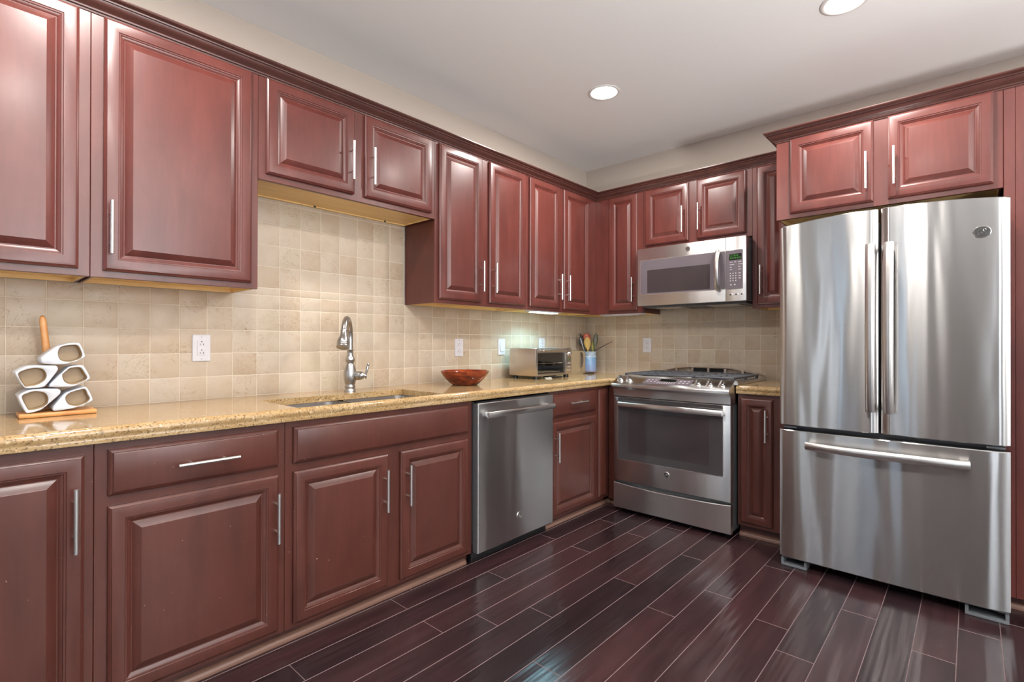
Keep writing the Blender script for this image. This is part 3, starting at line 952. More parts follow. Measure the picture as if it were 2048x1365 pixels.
# cooktop, burners, grates, rear vent
bm = nb()
sec = [(0.060, 0.9365), (0.060, 0.958), (0.075, 0.9635), (0.100, 0.955), (0.60, 0.955), (0.635, 0.9615), (0.646, 0.9610), (0.646, 0.9365)]
rings = []
for a, lift in ((RA0 - 0.018, -0.010), (RA0 - 0.012, 0.0), (RA0 + 0.01, 0.0), (RA1 - 0.01, 0.0), (RA1 + 0.012, 0.0), (RA1 + 0.018, -0.010)):
    rings.append([F(a, d, max(z + lift, 0.9365)) for d, z in sec])
loft(bm, rings)
obj('cooktop', bm, 'steel', root, ang=30)
bpos = [(RA0 + 0.15, 0.22), (RA0 + 0.15, 0.49), ((RA0 + RA1) / 2, 0.355), (RA1 - 0.15, 0.22), (RA1 - 0.15, 0.49)]
for a, d in bpos:
    bm = lathe(nb(), [(0.055, 0.9545), (0.055, 0.9565), (0.040, 0.958), (0.040, 0.963), (0.046, 0.9635), (0.046, 0.968), (0.042, 0.970)], F(a, d, 0), (0, 0, 1), 24)
    obj('burner', bm, 'cast_iron', root)
gw = (RA1 - RA0 - 0.03) / 3
for k in range(3):
    g0 = RA0 + 0.015 + gw * k + 0.003
    g1 = g0 + gw - 0.006
    bm = nb()
    z0, z1 = 0.968, 0.979
    for d in (0.125, 0.595): wbx(bm, F, g0, g1, d - 0.007, d + 0.007, z0, z1, 0.003, 1)
    for a in (g0 + 0.007, g1 - 0.007): wbx(bm, F, a - 0.007, a + 0.007, 0.125, 0.595, z0 - 0.002, z1, 0.003, 1)
    for d in (0.24, 0.355, 0.47): wbx(bm, F, g0, g1, d - 0.005, d + 0.005, z0, z1, 0.003, 1)
    wbx(bm, F, (g0 + g1) / 2 - 0.005, (g0 + g1) / 2 + 0.005, 0.125, 0.595, z0, z1, 0.003, 1)
    for a in (g0 + 0.009, g1 - 0.009):
        for d in (0.128, 0.355, 0.592): wbx(bm, F, a - 0.008, a + 0.008, d - 0.008, d + 0.008, 0.955, z0, 0.002, 1)
    obj('grate', bm, 'cast_iron', root)
bm = nb()
aA, aB = RA0 + 0.01, RA1 - 0.005
crown = lambda t: 0.966 + 0.046 * (1 - abs(2 * t - 1) ** 2.6)
NV = 40
slots = [(0.20, 0.345), (0.36, 0.50), (0.515, 0.655), (0.67, 0.81)]
lo, hi = [], []
for i in range(NV + 1):
    t = i / NV
    a = aA + (aB - aA) * t
    rings_z = crown(t)
    lo.append([F(a, 0.016, 0.9565), F(a, 0.058, 0.9565), F(a, 0.060, 0.962), F(a, 0.052, min(0.976, rings_z - 0.002)), F(a, 0.016, min(0.976, rings_z - 0.002))])
    hi.append([F(a, 0.016, max(rings_z - 0.007, 0.9645)), F(a, 0.040, max(rings_z - 0.009, 0.9645)), F(a, 0.044, max(rings_z - 0.005, 0.966)), F(a, 0.040, rings_z), F(a, 0.016, rings_z)])
loft(bm, lo); loft(bm, hi)
for t in (0.06, 0.19, 0.352, 0.507, 0.662, 0.82, 0.94):
    a = aA + (aB - aA) * t
    if crown(t) > 0.985: wbx(bm, F, a - 0.008, a + 0.008, 0.018, 0.044, 0.970, crown(t) - 0.004)
    else: wbx(bm, F, a - 0.012, a + 0.012, 0.018, 0.046, 0.960, crown(t) - 0.003)
vt = obj('rear_vent', bm, 'toaster_steel', root, ang=35)
for t0, t1 in ((0.36, 0.50), (0.515, 0.655)):
    obj('vent_opening', wbx(nb(), F, aA + (aB - aA) * t0, aA + (aB - aA) * t1, 0.017, 0.024, 0.975, 1.004), 'dark_gap', vt)

# ------------------------------------------------------------------ microwave
MA0, MA1, MZ0, MZ1, MD = 0.745, 1.5285, 1.4744, 1.9008, 0.42
root = thing('microwave', 'stainless over-the-range microwave with dark window and green display', 'microwave', (-0.2, -(MA0 + MA1) / 2, MZ0))
bm = nb()
wbx(bm, F, MA0 + 0.002, MA1 - 0.002, 0.012, MD - 0.034, MZ0 + 0.006, MZ1 - 0.002)
wbx(bm, F, MA0 + 0.02, MA1 - 0.02, 0.03, MD - 0.06, MZ0 - 0.012, MZ0 + 0.006)
obj('body', bm, 'appliance_grey', root)
for ga, gb in ((MA0 + 0.10, MA0 + 0.30), (MA1 - 0.30, MA1 - 0.08)):
    obj('grease_filter', wbx(nb(), F, ga, gb, 0.12, 0.32, MZ0 - 0.016, MZ0 - 0.0125), 'steel_satin', root)
SP = 1.398
bm = nb()
rect_rings(bm, F, MA0, SP - 0.001, MZ0, MZ1, [(0, 0), (0, 0.031), (0.0012, 0.0335), (0.003, 0.034)], MD - 0.034)
md = obj('door', bm, 'steel', root, ang=30)
def z9(z): return 1.1966 + (z - 1.1966) * 1.0087
def y9(y): return -(-2.618 + (y + 2.618) * 1.0087)
wl, wr, wb, wt = y9(-0.782), SP - 0.0015, z9(1.551), z9(1.809)
bm = nb()
rplate(bm, F, (wl + wr) / 2, (wb + wt) / 2, wr - wl, wt - wb, 0.010, MD - 0.002, MD + 0.0008, 0.0005)
obj('window_bezel', bm, 'pull_metal', md)
bm = nb()
rplate(bm, F, (wl + wr) / 2 + 0.002, (wb + wt) / 2, wr - wl - 0.008, wt - wb - 0.008, 0.008, MD - 0.001, MD + 0.0015)
mw = obj('window_frame', bm, 'control_grey', md)
il, ir, ib, it = y9(-0.842), y9(-1.303), z9(1.563), z9(1.731)
bm = nb()
rplate(bm, F, (il + ir) / 2, (ib + it) / 2, ir - il, it - ib, 0.004, MD + 0.001, MD + 0.002)
obj('window', bm, 'oven_glass_inner', md)
bm = nb()
hc_ = y9(-1.361)
hp = [F(hc_, MD + 0.014 + 0.034 * math.sin(PI * k / 14) ** 0.7, z9(1.548) + (z9(1.813) - z9(1.548)) * k / 14) for k in range(15)]
tube(bm, hp, 0.016, 12, squash=(0.55, 1.0))
wbx(bm, F, hc_ - 0.012, hc_ + 0.012, MD - 0.001, MD + 0.016, z9(1.548), z9(1.572), 0.004)
wbx(bm, F, hc_ - 0.012, hc_ + 0.012, MD - 0.001, MD + 0.016, z9(1.790), z9(1.813), 0.004)
obj('handle', bm, 'steel_satin', md)
badge(md, F, y9(-1.148), z9(1.854), MD + 0.0002, 0.017)
bm = nb()
rect_rings(bm, F, SP, MA1, MZ0, MZ1, [(0, 0), (0, 0.031), (0.0012, 0.0335), (0.003, 0.034)], MD - 0.034)
mc = obj('control_column', bm, 'steel', root, ang=30)
cl, cr_, cb, ct = SP + 0.001, y9(-1.516), z9(1.551), z9(1.807)
bm = nb()
rplate(bm, F, (cl + cr_) / 2, (cb + ct) / 2, cr_ - cl, ct - cb, 0.006, MD - 0.001, MD + 0.0015)
kp = obj('keypad', bm, 'control_grey', mc)
bm = nb()
dl, dr, db, dt = y9(-1.430), y9(-1.509), z9(1.742), z9(1.782)
wbx(bm, F, dl, dr, MD + 0.001, MD + 0.002, db, dt)
text_bm(bm, 'CLOCK', F, (dl + dr) / 2 - 0.010, dt - 0.0105, MD + 0.0021, 0.0175, mi=1, depth=0.0002)
text_bm(bm, 'SAVINGS', F, (dl + dr) / 2, dt - 0.028, MD + 0.0021, 0.0175, mi=1, depth=0.0002)
obj('display', bm, ['display_black', 'display_green'], mc, smooth=False)
bm = nb()
for r in range(4):
    for c in range(3):
        lathe(bm, [(0.0042, 0), (0.0042, 0.0006)], F(dl + 0.008 + 0.017 * c, MD + 0.0014, 1.659 - 0.0165 * r), (-1, 0, 0), 10)
for c in range(2): lathe(bm, [(0.0055, 0), (0.0055, 0.0006)], F(dl + 0.012 + 0.024 * c, MD + 0.0014, 1.583), (-1, 0, 0), 10)
for r, ws in enumerate(((0.018, 0.014, 0.02), (0.028, 0, 0.028), (0.014, 0, 0.014), (0.016, 0, 0.018))):
    for c, w in enumerate(ws):
        if w: wbx(bm, F, dl + 0.004 + 0.027 * c, dl + 0.004 + 0.027 * c + w, MD + 0.0014, MD + 0.0019, 1.731 - 0.0165 * r, 1.735 - 0.0165 * r)
for r in range(3): wbx(bm, F, dl + 0.060, dl + 0.073, MD + 0.0014, MD + 0.0019, 1.655 - 0.0165 * r, 1.661 - 0.0165 * r)
obj('key_legend', bm, 'key_grey', mc)
for c in range(3):
    b_ = obj('button', wbx(nb(), F, SP + 0.037 + 0.036 * c, SP + 0.047 + 0.036 * c, MD - 0.001, MD + 0.0016, 1.513, 1.525, 0.001), 'white_plastic', mc)
    obj('button_mark', wbx(nb(), F, SP + 0.024 + 0.036 * c, SP + 0.034 + 0.036 * c, MD - 0.001, MD + 0.0006, 1.513, 1.523), 'slot_dark', mc)

# ------------------------------------------------------------------ refrigerator
A0, A1, FD = 1.8472, 2.7365, 0.8945
root = thing('refrigerator', 'large stainless french-door refrigerator with bottom freezer drawer', 'refrigerator', (-0.45, -(A0 + A1) / 2, 0))
bm = nb()
wbx(bm, F, A0 + 0.012, 2.7195, 0.04, 0.80, 0.035, 1.795)
obj('body', bm, 'appliance_grey', root)
AM = (A0 + A1) / 2
def fdoor(a0, a1, z0, ztop, name, sag=0.010, hinge=None):
    bm = nb()
    NN = 24
    rings = []
    th = 0.082
    for i in range(NN + 1):
        t = i / NN
        a = a0 + (a1 - a0) * t
        # rounded vertical edges
        e = min(t, 1 - t) * (a1 - a0)
        rr = 0.010
        rd = 0.0 if e >= rr else rr - math.sqrt(max(rr * rr - (rr - e) ** 2, 0))
        zt = ztop(a)
        d = FD - rd + sag * (1 - (2 * t - 1) ** 2)
        rings.append([F(a, FD - th, z0), F(a, d - 0.004, z0), F(a, d, z0 + 0.004), F(a, d, z0 + (zt - z0) * 0.35), F(a, d, z0 + (zt - z0) * 0.7), F(a, d, zt - 0.004), F(a, d - 0.004, zt), F(a, FD - th, zt)])
    # non-uniform sampling near the edges
    loft(bm, rings)
    return obj(name, bm, 'steel_wavy', root, ang=30)
arch = lambda a: 1.8182 + 0.029 * (1 - ((a - AM) / (A1 - AM)) ** 2)
dl_ = fdoor(A0, 2.2805, 0.7594, arch, 'door')
dr_ = fdoor(2.2915, A1, 0.7594, arch, 'door')
fz = fdoor(A0, A1, 0.0544, lambda a: 0.735, 'freezer_drawer', 0.012)
def fhandle(parent, ac, z0, z1):
    bm = nb()
    hp = [F(ac, 0.936 + 0.022 * math.sin(PI * k / 20) ** 0.6, z0 + (z1 - z0) * k / 20) for k in range(21)]
    tube(bm, hp, 0.0205, 14, squash=(0.6, 1.0))
    for z in (z0 + 0.018, z1 - 0.018): wbx(bm, F, ac - 0.013, ac + 0.013, FD - 0.002, 0.945, z - 0.016, z + 0.016, 0.004)
    obj('handle', bm, 'steel_satin', parent, ang=50)
fhandle(dl_, 2.256, 0.868, 1.672)
fhandle(dr_, 2.3265, 0.868, 1.672)
bm = nb()
hp = [F(1.982 + 0.626 * k / 24, 0.938 + 0.030 * math.sin(PI * k / 24) ** 0.7, 0.668 - 0.000 * k) for k in range(25)]
tube(bm, hp, 0.0205, 14, squash=(1.0, 0.6))
for a in (2.000, 2.590): wbx(bm, F, a - 0.016, a + 0.016, FD - 0.001, 0.945, 0.655, 0.681, 0.004)
obj('handle', bm, 'steel_satin', fz, ang=50)
badge(dr_, F, 2.648, 1.679, FD + 0.0055, 0.0265, 1.15, 'chrome')
for a in (A0 + 0.015, A1 - 0.075):
    obj('hinge', wbx(nb(), F, a, a + 0.06, 0.83, 0.872, 0.742, 0.752, 0.002), 'foot_grey', root)
bm = nb()
wbx(bm, F, A0 + 0.10, A1 - 0.12, 0.775, 0.79, 0.012, 0.05)
obj('grille_backing', bm, 'dark_gap', root)
bm = nb()
for z in (0.016, 0.028, 0.040): wbx(bm, F, A0 + 0.12, A1 - 0.14, 0.79, 0.80, z, z + 0.005)
for k in range(7): wbx(bm, F, A0 + 0.13 + 0.1 * k, A0 + 0.137 + 0.1 * k, 0.79, 0.802, 0.014, 0.048)
obj('grille', bm, 'appliance_grey', root)
for a, b in ((A0 + 0.004, A0 + 0.125), (A1 - 0.145, A1 - 0.004)):
    bm = nb()
    wbx(bm, F, a, b, 0.80, 0.878, 0.0008, 0.014, 0.002)
    wbx(bm, F, a, b, 0.80, 0.870, 0.043, 0.051, 0.002)
    wbx(bm, F, a, a + 0.012, 0.80, 0.876, 0.014, 0.043)
    wbx(bm, F, b - 0.012, b, 0.80, 0.876, 0.014, 0.043)
    obj('foot_cover', bm, 'foot_grey', root)

# ------------------------------------------------------------------ outlets and switch
def outlet(W, a, z, label, kind='outlet'):
    root = thing('wall_outlet' if kind == 'outlet' else 'light_switch', label, kind, W(a, 0.0085, z), 'white wall outlets' if kind == 'outlet' else None)
    obj('cover_plate', rplate(nb(), W, a, z, 0.074, 0.122, 0.004, 0.0088, 0.0145, 0.0022), 'white_plastic', root)
    if kind == 'outlet':
        f = obj('receptacle', rplate(nb(), W, a, z, 0.034, 0.068, 0.002, 0.0143, 0.0165, 0.0006), 'white_plastic', root)
        for s in (-1, 1):
            bm = nb()
            zz = z + s * 0.019
            for q in (-0.0065, 0.0065): wbx(bm, W, a + q - 0.0011, a + q + 0.0011, 0.0160, 0.0168, zz - 0.008, zz + 0.001)
            lathe(bm, [(0.0026, 0), (0.0026, 0.0008)], W(a, 0.0160, zz + 0.0095), Vector(W(0, 1, 0)), 10)
            obj('socket_slots', bm, 'slot_dark', f)
    else:
        bm = nb()
        rings = []
        for zz, dd in ((z - 0.034, 0.019), (z, 0.0175), (z + 0.034, 0.0155)):
            rings.append([W(a - 0.0165, 0.0143, zz), W(a - 0.0165, dd, zz), W(a + 0.0165, dd, zz), W(a + 0.0165, 0.0143, zz)])
        loft(bm, rings)
        obj('rocker', bm, 'white_plastic', root)
    for s in (-1, 1):
        obj('screw', lathe(nb(), [(0.0028, 0), (0.0028, 0.0006)], W(a, 0.0144, z + s * 0.05), Vector(W(0, 1, 0)), 10), 'key_grey', root)
outlet(S, -3.1285, 1.170, 'white double outlet on the tiles, right of the white mugs')
outlet(S, -1.560, 1.162, 'white double outlet on the tiles above the wooden bowl')
outlet(S, -1.1365, 1.165, 'white rocker light switch on the tiles, left of the toaster oven', 'switch')
outlet(S, -0.655, 1.175, 'white outlet half hidden behind the toaster oven in the lamp glow')
outlet(F, 0.614, 1.177, 'white double outlet on the range wall, right of the blue utensil crock')

# ------------------------------------------------------------------ mugs on the bamboo rack
root = thing('mug_rack', 'bamboo stand with a flat base and upright post under the white mugs', 'rack', (-3.64, -0.18, ZC))
bm = nb()
bx(bm, -3.741, -3.534, -0.240, -0.112, ZC + 0.0006, ZC + 0.0155, 0.004)
obj('base', bm, 'bamboo', root)
bm = nb()
rings = []
for z, w, x in ((ZC + 0.015, 0.0125, -3.652), (1.15, 0.0115, -3.658), (1.27, 0.0100, -3.669), (1.284, 0.0085, -3.670), (1.291, 0.0050, -3.671), (1.2935, 0.0015, -3.671)):
    rings.append([(x + w * px, -0.095 + w * py * 0.9, z) for px, py in rrect(2, 2, 0.75, 4)])
loft(bm, rings)
bx(bm, -3.668, -3.636, -0.1115, -0.080, ZC + 0.0006, ZC + 0.0155, 0.003)
obj('post', bm, 'bamboo', root, ang=50)
OUT = {'top': [(-3.687, 1.140), (-3.646, 1.180), (-3.612, 1.192), (-3.583, 1.192), (-3.567, 1.141), (-3.621, 1.1165), (-3.680, 1.120)],
       'ml': [(-3.751, 1.092), (-3.716, 1.1145), (-3.647, 1.1135), (-3.641, 1.097), (-3.676, 1.041), (-3.725, 1.038)],
       'mr': [(-3.662, 1.050), (-3.613, 1.107), (-3.573, 1.1115), (-3.553, 1.062), (-3.602, 1.036), (-3.664, 1.0385)],
       'bl': [(-3.743, 1.012), (-3.712, 1.0335), (-3.640, 1.0315), (-3.634, 1.014), (-3.684, 0.961), (-3.722, 0.9525)],
       'br': [(-3.656, 0.966), (-3.621, 1.015), (-3.565, 1.0335), (-3.545, 0.982), (-3.595, 0.959), (-3.651, 0.9525)]}
INN = {'top': [(-3.6432, 1.1592), (-3.634, 1.1798), (-3.6089, 1.1865), (-3.5897, 1.1855), (-3.5799, 1.171), (-3.5749, 1.1456), (-3.5895, 1.129), (-3.615, 1.1234), (-3.6369, 1.1322)],
       'ml': [(-3.7435, 1.0854), (-3.7293, 1.1005), (-3.7032, 1.1080), (-3.6795, 1.1028), (-3.6698, 1.0821), (-3.6748, 1.062), (-3.6941, 1.0469), (-3.7146, 1.0430), (-3.7276, 1.0449)],
       'mr': [(-3.6315, 1.0803), (-3.6212, 1.0990), (-3.599, 1.1060), (-3.5797, 1.1045), (-3.5682, 1.0859), (-3.5606, 1.0643), (-3.5763, 1.0503), (-3.602, 1.0421), (-3.6242, 1.053)],
       'bl': [(-3.7341, 1.0097), (-3.7175, 1.0230), (-3.697, 1.0280), (-3.6732, 1.0191), (-3.6647, 0.9981), (-3.67, 0.9761), (-3.6909, 0.9639), (-3.7115, 0.9610), (-3.7202, 0.9670)],
       'br': [(-3.6231, 0.9968), (-3.6115, 1.0150), (-3.5891, 1.0235), (-3.568, 1.0265), (-3.5597, 1.0088), (-3.553, 0.9869), (-3.5694, 0.9692), (-3.5921, 0.9640), (-3.6145, 0.9732)]}
def resample(pts, n, tens=0.5):
    cl = []
    L = len(pts)
    for i in range(L):
        p0, p1, p2, p3 = (pts[(i + k) % L] for k in (-1, 0, 1, 2))
        for k in range(10):
            t = k / 10
            h = lambda c: (p1[c] + tens * (p2[c] - p0[c]) * t + (3 * (p2[c] - p1[c]) - tens * (2 * (p2[c] - p0[c]) + (p3[c] - p1[c]))) * t * t + (2 * (p1[c] - p2[c]) + tens * ((p2[c] - p0[c]) + (p3[c] - p1[c]))) * t ** 3)
            cl.append((h(0), h(1)))
    cx = sum(p[0] for p in cl) / len(cl); cy = sum(p[1] for p in cl) / len(cl)
    return cl, cx, cy
def by_angle(cl, cx, cy, n):
    """points where n rays from (cx,cy) hit the outline"""
    out = []
    for k in range(n):
        a = 2 * PI * k / n
        dx, dy = math.cos(a), math.sin(a)
        best = None
        for i in range(len(cl)):
            p, q = cl[i], cl[(i + 1) % len(cl)]
            ex, ey = q[0] - p[0], q[1] - p[1]
            den = dx * ey - dy * ex
            if abs(den) < 1e-12: continue
            t = ((p[0] - cx) * ey - (p[1] - cy) * ex) / den
            s = ((p[0] - cx) * dy - (p[1] - cy) * dx) / den
            if t > 0 and -1e-6 <= s <= 1 + 1e-6 and (best is None or t > best): best = t
        out.append((cx + dx * best, cy + dy * best))
    return out
MUGS = {'top': 'white mug lying alone on top of the bamboo-rack stack', 'ml': 'white mug in the middle row of the stack, left one, mouth pointing left',
        'mr': 'white mug in the middle row of the stack, right one, beneath the top mug', 'bl': 'white mug resting on the bamboo base, left one of the bottom pair',
        'br': 'white mug resting on the bamboo base, right one of the bottom pair'}
for key in ('top', 'ml', 'mr', 'bl', 'br'):
    o_, i_ = OUT[key], INN[key]
    ic, icx, icy = resample(i_, 60)
    oc, _, _ = resample(o_, 60, 0.22)
    n = 64
    ip = by_angle(ic, icx, icy, n)
    op = by_angle(oc, icx, icy, n)
    def sc(pts, e):
        r = []
        for (x, y) in pts:
            l = math.hypot(x - icx, y - icy)
            r.append((icx + (x - icx) * (l - e) / l, icy + (y - icy) * (l - e) / l))
        return r
    yf, yb = -0.236, -0.122
    L3 = lambda pts, y: [(x, y, z) for x, z in pts]
    zmin = min(p[1] for p in o_)
    rt = thing('mug', MUGS[key], 'mug', (icx, -0.18, zmin), 'white mugs stacked on the bamboo rack')
    bm = nb()
    loft(bm, [L3(sc(op, 0.010), yb), L3(sc(op, 0.003), yb + 0.003), L3(sc(op, 0.0006), yb + 0.010), L3(sc(op, 0.0006), yf + 0.004), L3(sc(op, 0.0018), yf + 0.0012), L3(sc(op, 0.004), yf), L3(ip, yf + 0.0004), L3(sc(ip, 0.0015), yf + 0.003)], True, False)
    obj('shell', bm, 'white_ceramic', rt, ang=60)
    bm = nb()
    loft(bm, [L3(sc(ip, 0.0015), yf + 0.003), L3(sc(ip, 0.0025), yf + 0.012), L3(sc(ip, 0.006), yf + 0.038)], False, True)
    bmesh.ops.reverse_faces(bm, faces=bm.faces[:])
    obj('inner_glaze', bm, 'tan_glaze', rt, ang=60, recalc=False)['label'] = 'tan inside'

# ------------------------------------------------------------------ wooden bowl
bm = lathe(nb(), [(0.074, 0.0006), (0.080, 0.003), (0.094, 0.014), (0.119, 0.037), (0.140, 0.064), (0.151, 0.085), (0.149, 0.0875), (0.145, 0.0865), (0.138, 0.078), (0.110, 0.046), (0.084, 0.018), (0.050, 0.011), (0.001, 0.010)], (-1.758, -0.289, ZC), (0, 0, 1), 56)
tag(obj('bowl', bm, 'bowl_wood', None, (-1.758, -0.289, ZC), ang=60), 'glossy red-brown wooden bowl on the granite right of the sink', 'bowl')

# ------------------------------------------------------------------ toaster oven
TX0, TX1, TYF, TYB, TZ0, TZ1 = -1.137, -0.706, -0.345, -0.090, 0.957, 1.157
root = thing('toaster_oven', 'silver countertop toaster oven with glass door in the corner', 'toaster oven', ((TX0 + TX1) / 2, (TYF + TYB) / 2, ZC))
wx0, wx1, wz0_, wz1_ = -1.112, -0.778, 0.972, 1.122
bm = nb()
bx(bm, TX0, wx0, TYB, TYF, TZ0, TZ1, 0.006)
bx(bm, wx1, TX1, TYB, TYF, TZ0, TZ1, 0.006)
bx(bm, wx0 - 0.002, wx1 + 0.002, TYB, TYF + 0.001, TZ0, wz0_)
bx(bm, wx0 - 0.002, wx1 + 0.002, TYB, TYF + 0.001, wz1_, TZ1)
bx(bm, wx0 - 0.002, wx1 + 0.002, TYB, TYB - 0.02, TZ0, TZ1)
obj('body', bm, 'toaster_steel', root)
bm = nb()
e = 0.0008
for f in ((wx0 + e, wx0 + e + 0.002, TYB - 0.021, TYF + 0.03, wz0_ + e, wz1_ - e), (wx1 - e - 0.002, wx1 - e, TYB - 0.021, TYF + 0.03, wz0_ + e, wz1_ - e),
          (wx0 + e, wx1 - e, TYB - 0.0205, TYB - 0.0225, wz0_ + e, wz1_ - e), (wx0 + e, wx1 - e, TYB - 0.021, TYF + 0.03, wz1_ - e - 0.002, wz1_ - e), (wx0 + e, wx1 - e, TYB - 0.021, TYF + 0.03, wz0_ + e, wz0_ + e + 0.002)):
    bx(bm, *f)
obj('cavity', bm, 'black_plastic', root)
bm = nb()
zr = 1.045
for y in (TYF + 0.035, TYB - 0.03): tube(bm, [(wx0 + 0.004, y, zr), (wx1 - 0.004, y, zr)], 0.0026, 8)
for k in range(12):
    x = wx0 + 0.014 + (wx1 - wx0 - 0.028) * k / 11
    tube(bm, [(x, TYF + 0.035, zr), (x, TYB - 0.03, zr)], 0.0014, 6)
obj('wire_rack', bm, 'chrome', root)
bm = nb()
bx(bm, wx0 + 0.006, wx1 - 0.03, TYF + 0.04, TYB - 0.03, 0.980, 0.9835)
obj('crumb_tray', bm, 'tan_metal', root)
bm = nb()
bx(bm, wx0 + 0.001, wx1 - 0.001, TYF + 0.006, TYF + 0.009, wz0_ + 0.001, wz1_ - 0.001)
gd = obj('glass_door', bm, 'clear_glass', root)
bm = nb()
tube(bm, [(-1.075, TYF - 0.022, 1.140), (-0.800, TYF - 0.022, 1.140)], 0.0065, 12)
for x in (-1.055, -0.82): tube(bm, [(x, TYF + 0.002, 1.140), (x, TYF - 0.022, 1.140)], 0.005, 10)
obj('handle', bm, 'toaster_steel', gd)
bm = lathe(nb(), [(0.017, 0), (0.017, 0.004), (0.0145, 0.006), (0.0135, 0.018), (0.012, 0.020)], (-0.742, TYF - 0.0005, 1.114), (0, -1, 0), 24)
obj('knob', bm, 'chrome', root)
bm = nb()
bx(bm, -0.762, -0.722, TYF - 0.0015, TYF + 0.001, 1.060, 1.083)
obj('display', bm, 'olive_plastic', root)
for r in range(3):
    for c in range(2):
        obj('button', lathe(nb(), [(0.0048, 0), (0.0048, 0.0025)], (-0.753 + 0.022 * c, TYF + 0.0005, 1.041 - 0.026 * r), (0, -1, 0), 12), 'key_grey', root)
for x in (TX0 + 0.035, TX1 - 0.035):
    for y in (TYF + 0.03, TYB - 0.03):
        bm = lathe(nb(), [(0.020, 0.0006), (0.020, 0.012), (0.016, 0.0235)], (x, y, ZC), (0, 0, 1), 16)
        obj('foot', bm, 'black_plastic', root)
bm = nb()
bx(bm, -0.99, -0.90, TYF + 0.003, TYF + 0.05, 0.949, 0.9565)
obj('tray_lip', bm, 'black_plastic', root)
# small things just under its front edge
bm = nb()
loft(bm, [[(-1.045, -0.360, ZC + 0.0006), (-0.985, -0.372, ZC + 0.0006), (-0.955, -0.335, ZC + 0.0006), (-1.015, -0.322, ZC + 0.0006)], [(-1.045, -0.360, ZC + 0.0045), (-0.985, -0.372, ZC + 0.0045), (-0.955, -0.335, ZC + 0.010), (-1.015, -0.322, ZC + 0.010)]])
tag(obj('folded_paper', bm, 'paper', None, (-1.0, -0.345, ZC)), 'small pale folded paper lying at the foot of the toaster oven', 'paper')
bm = nb()
tube(bm, [(-0.95, -0.350, ZC + 0.0075), (-0.90, -0.352, ZC + 0.0075), (-0.84, -0.352, ZC + 0.0075)], [0.0065, 0.0068, 0.006], 10)
tag(obj('black_clip', bm, 'black_plastic', None, (-0.9, -0.35, ZC)), 'small black clip lying in front of the toaster oven', 'clip')

# ------------------------------------------------------------------ narrow metal appliance behind the toaster oven
root = thing('toaster', 'narrow tan metal toaster with dark lever, half behind the toaster oven', 'toaster', (-0.44, -0.13, ZC))
bm = nb()
pr = [(-0.545, ZC + 0.0006), (-0.300, ZC + 0.0006), (-0.294, ZC + 0.006), (-0.294, 1.085)]
for k in range(1, 9):
    t = PI / 2 * k / 8
    pr.append((-0.294 - 0.045 * (1 - math.cos(t)), 1.085 + 0.045 * math.sin(t)))
pr += [(-0.52, 1.130), (-0.545, 1.105)]
loft(bm, [[(x, -0.030, z) for x, z in pr], [(x, -0.190, z) for x, z in pr]])
obj('body', bm, 'tan_metal', root, ang=40)
for y in (-0.075, -0.140):
    obj('bread_slot', bx(nb(), -0.52, -0.345, y - 0.012, y + 0.012, 1.1285, 1.1312), 'slot_dark', root)
bm = nb()
tube(bm, [(-0.366, -0.196, 1.115), (-0.352, -0.199, 1.100), (-0.350, -0.199, 1.04), (-0.357, -0.198, 1.005), (-0.366, -0.196, 0.990)], [0.006, 0.0085, 0.009, 0.008, 0.004], 10)
obj('lever', bm, 'brown_handle', root)
bm = nb()
cpts = []
for k in range(30):
    t = k / 29 * 3.3 * PI
    cpts.append((-0.285 + 0.040 * math.cos(t), -0.245 + 0.022 * math.sin(t), ZC + 0.0035 + 0.0009 * k / 3))
cpts = [(-0.34, -0.205, ZC + 0.0035)] + cpts
tag(obj('power_cord', tube(bm, cpts, 0.003, 8), 'black_plastic', None, (-0.285, -0.245, ZC), ang=60), 'coiled black power cord on the granite by the corner', 'cord')

# ------------------------------------------------------------------ crock with utensils
CX, CY = -0.135, -0.125
bm = lathe(nb(), [(0.056, 0.0006), (0.060, 0.004), (0.0625, 0.012), (0.0625, 0.140), (0.0605, 0.143), (0.0630, 0.147), (0.0605, 0.152), (0.0605, 0.168), (0.0645, 0.178), (0.0645, 0.184), (0.062, 0.186), (0.057, 0.184), (0.0555, 0.16), (0.0555, 0.012), (0.001, 0.010)], (CX, CY, ZC), (0, 0, 1), 40)
tag(obj('utensil_crock', bm, 'blue_glaze', None, (CX, CY, ZC), ang=50), 'blue glazed pottery crock holding kitchen tools in the corner', 'crock')
RV = Vector((0.673, -0.740, 0)); FV = Vector((0.740, 0.673, 0))
base_c = Vector((CX, CY, ZC))
def up(r, f, z): return base_c + RV * r + FV * f + Vector((0, 0, z))
def blade(bm, pts, wid, thick, side=None):
    """flat tapering blade through pts, wide along the picture-plane direction"""
    side = side or RV
    rings = []
    for i, p in enumerate(pts):
        a = pts[min(i + 1, len(pts) - 1)] - pts[max(i - 1, 0)]
        a.normalize()
        s = (side - side.dot(a) * a).normalized()
        n_ = a.cross(s)
        w = wid[i]; h = thick
        rings.append([p + s * w * math.cos(k * PI / 6) + n_ * h * math.sin(k * PI / 6) for k in range(12)])
    loft(bm, rings)
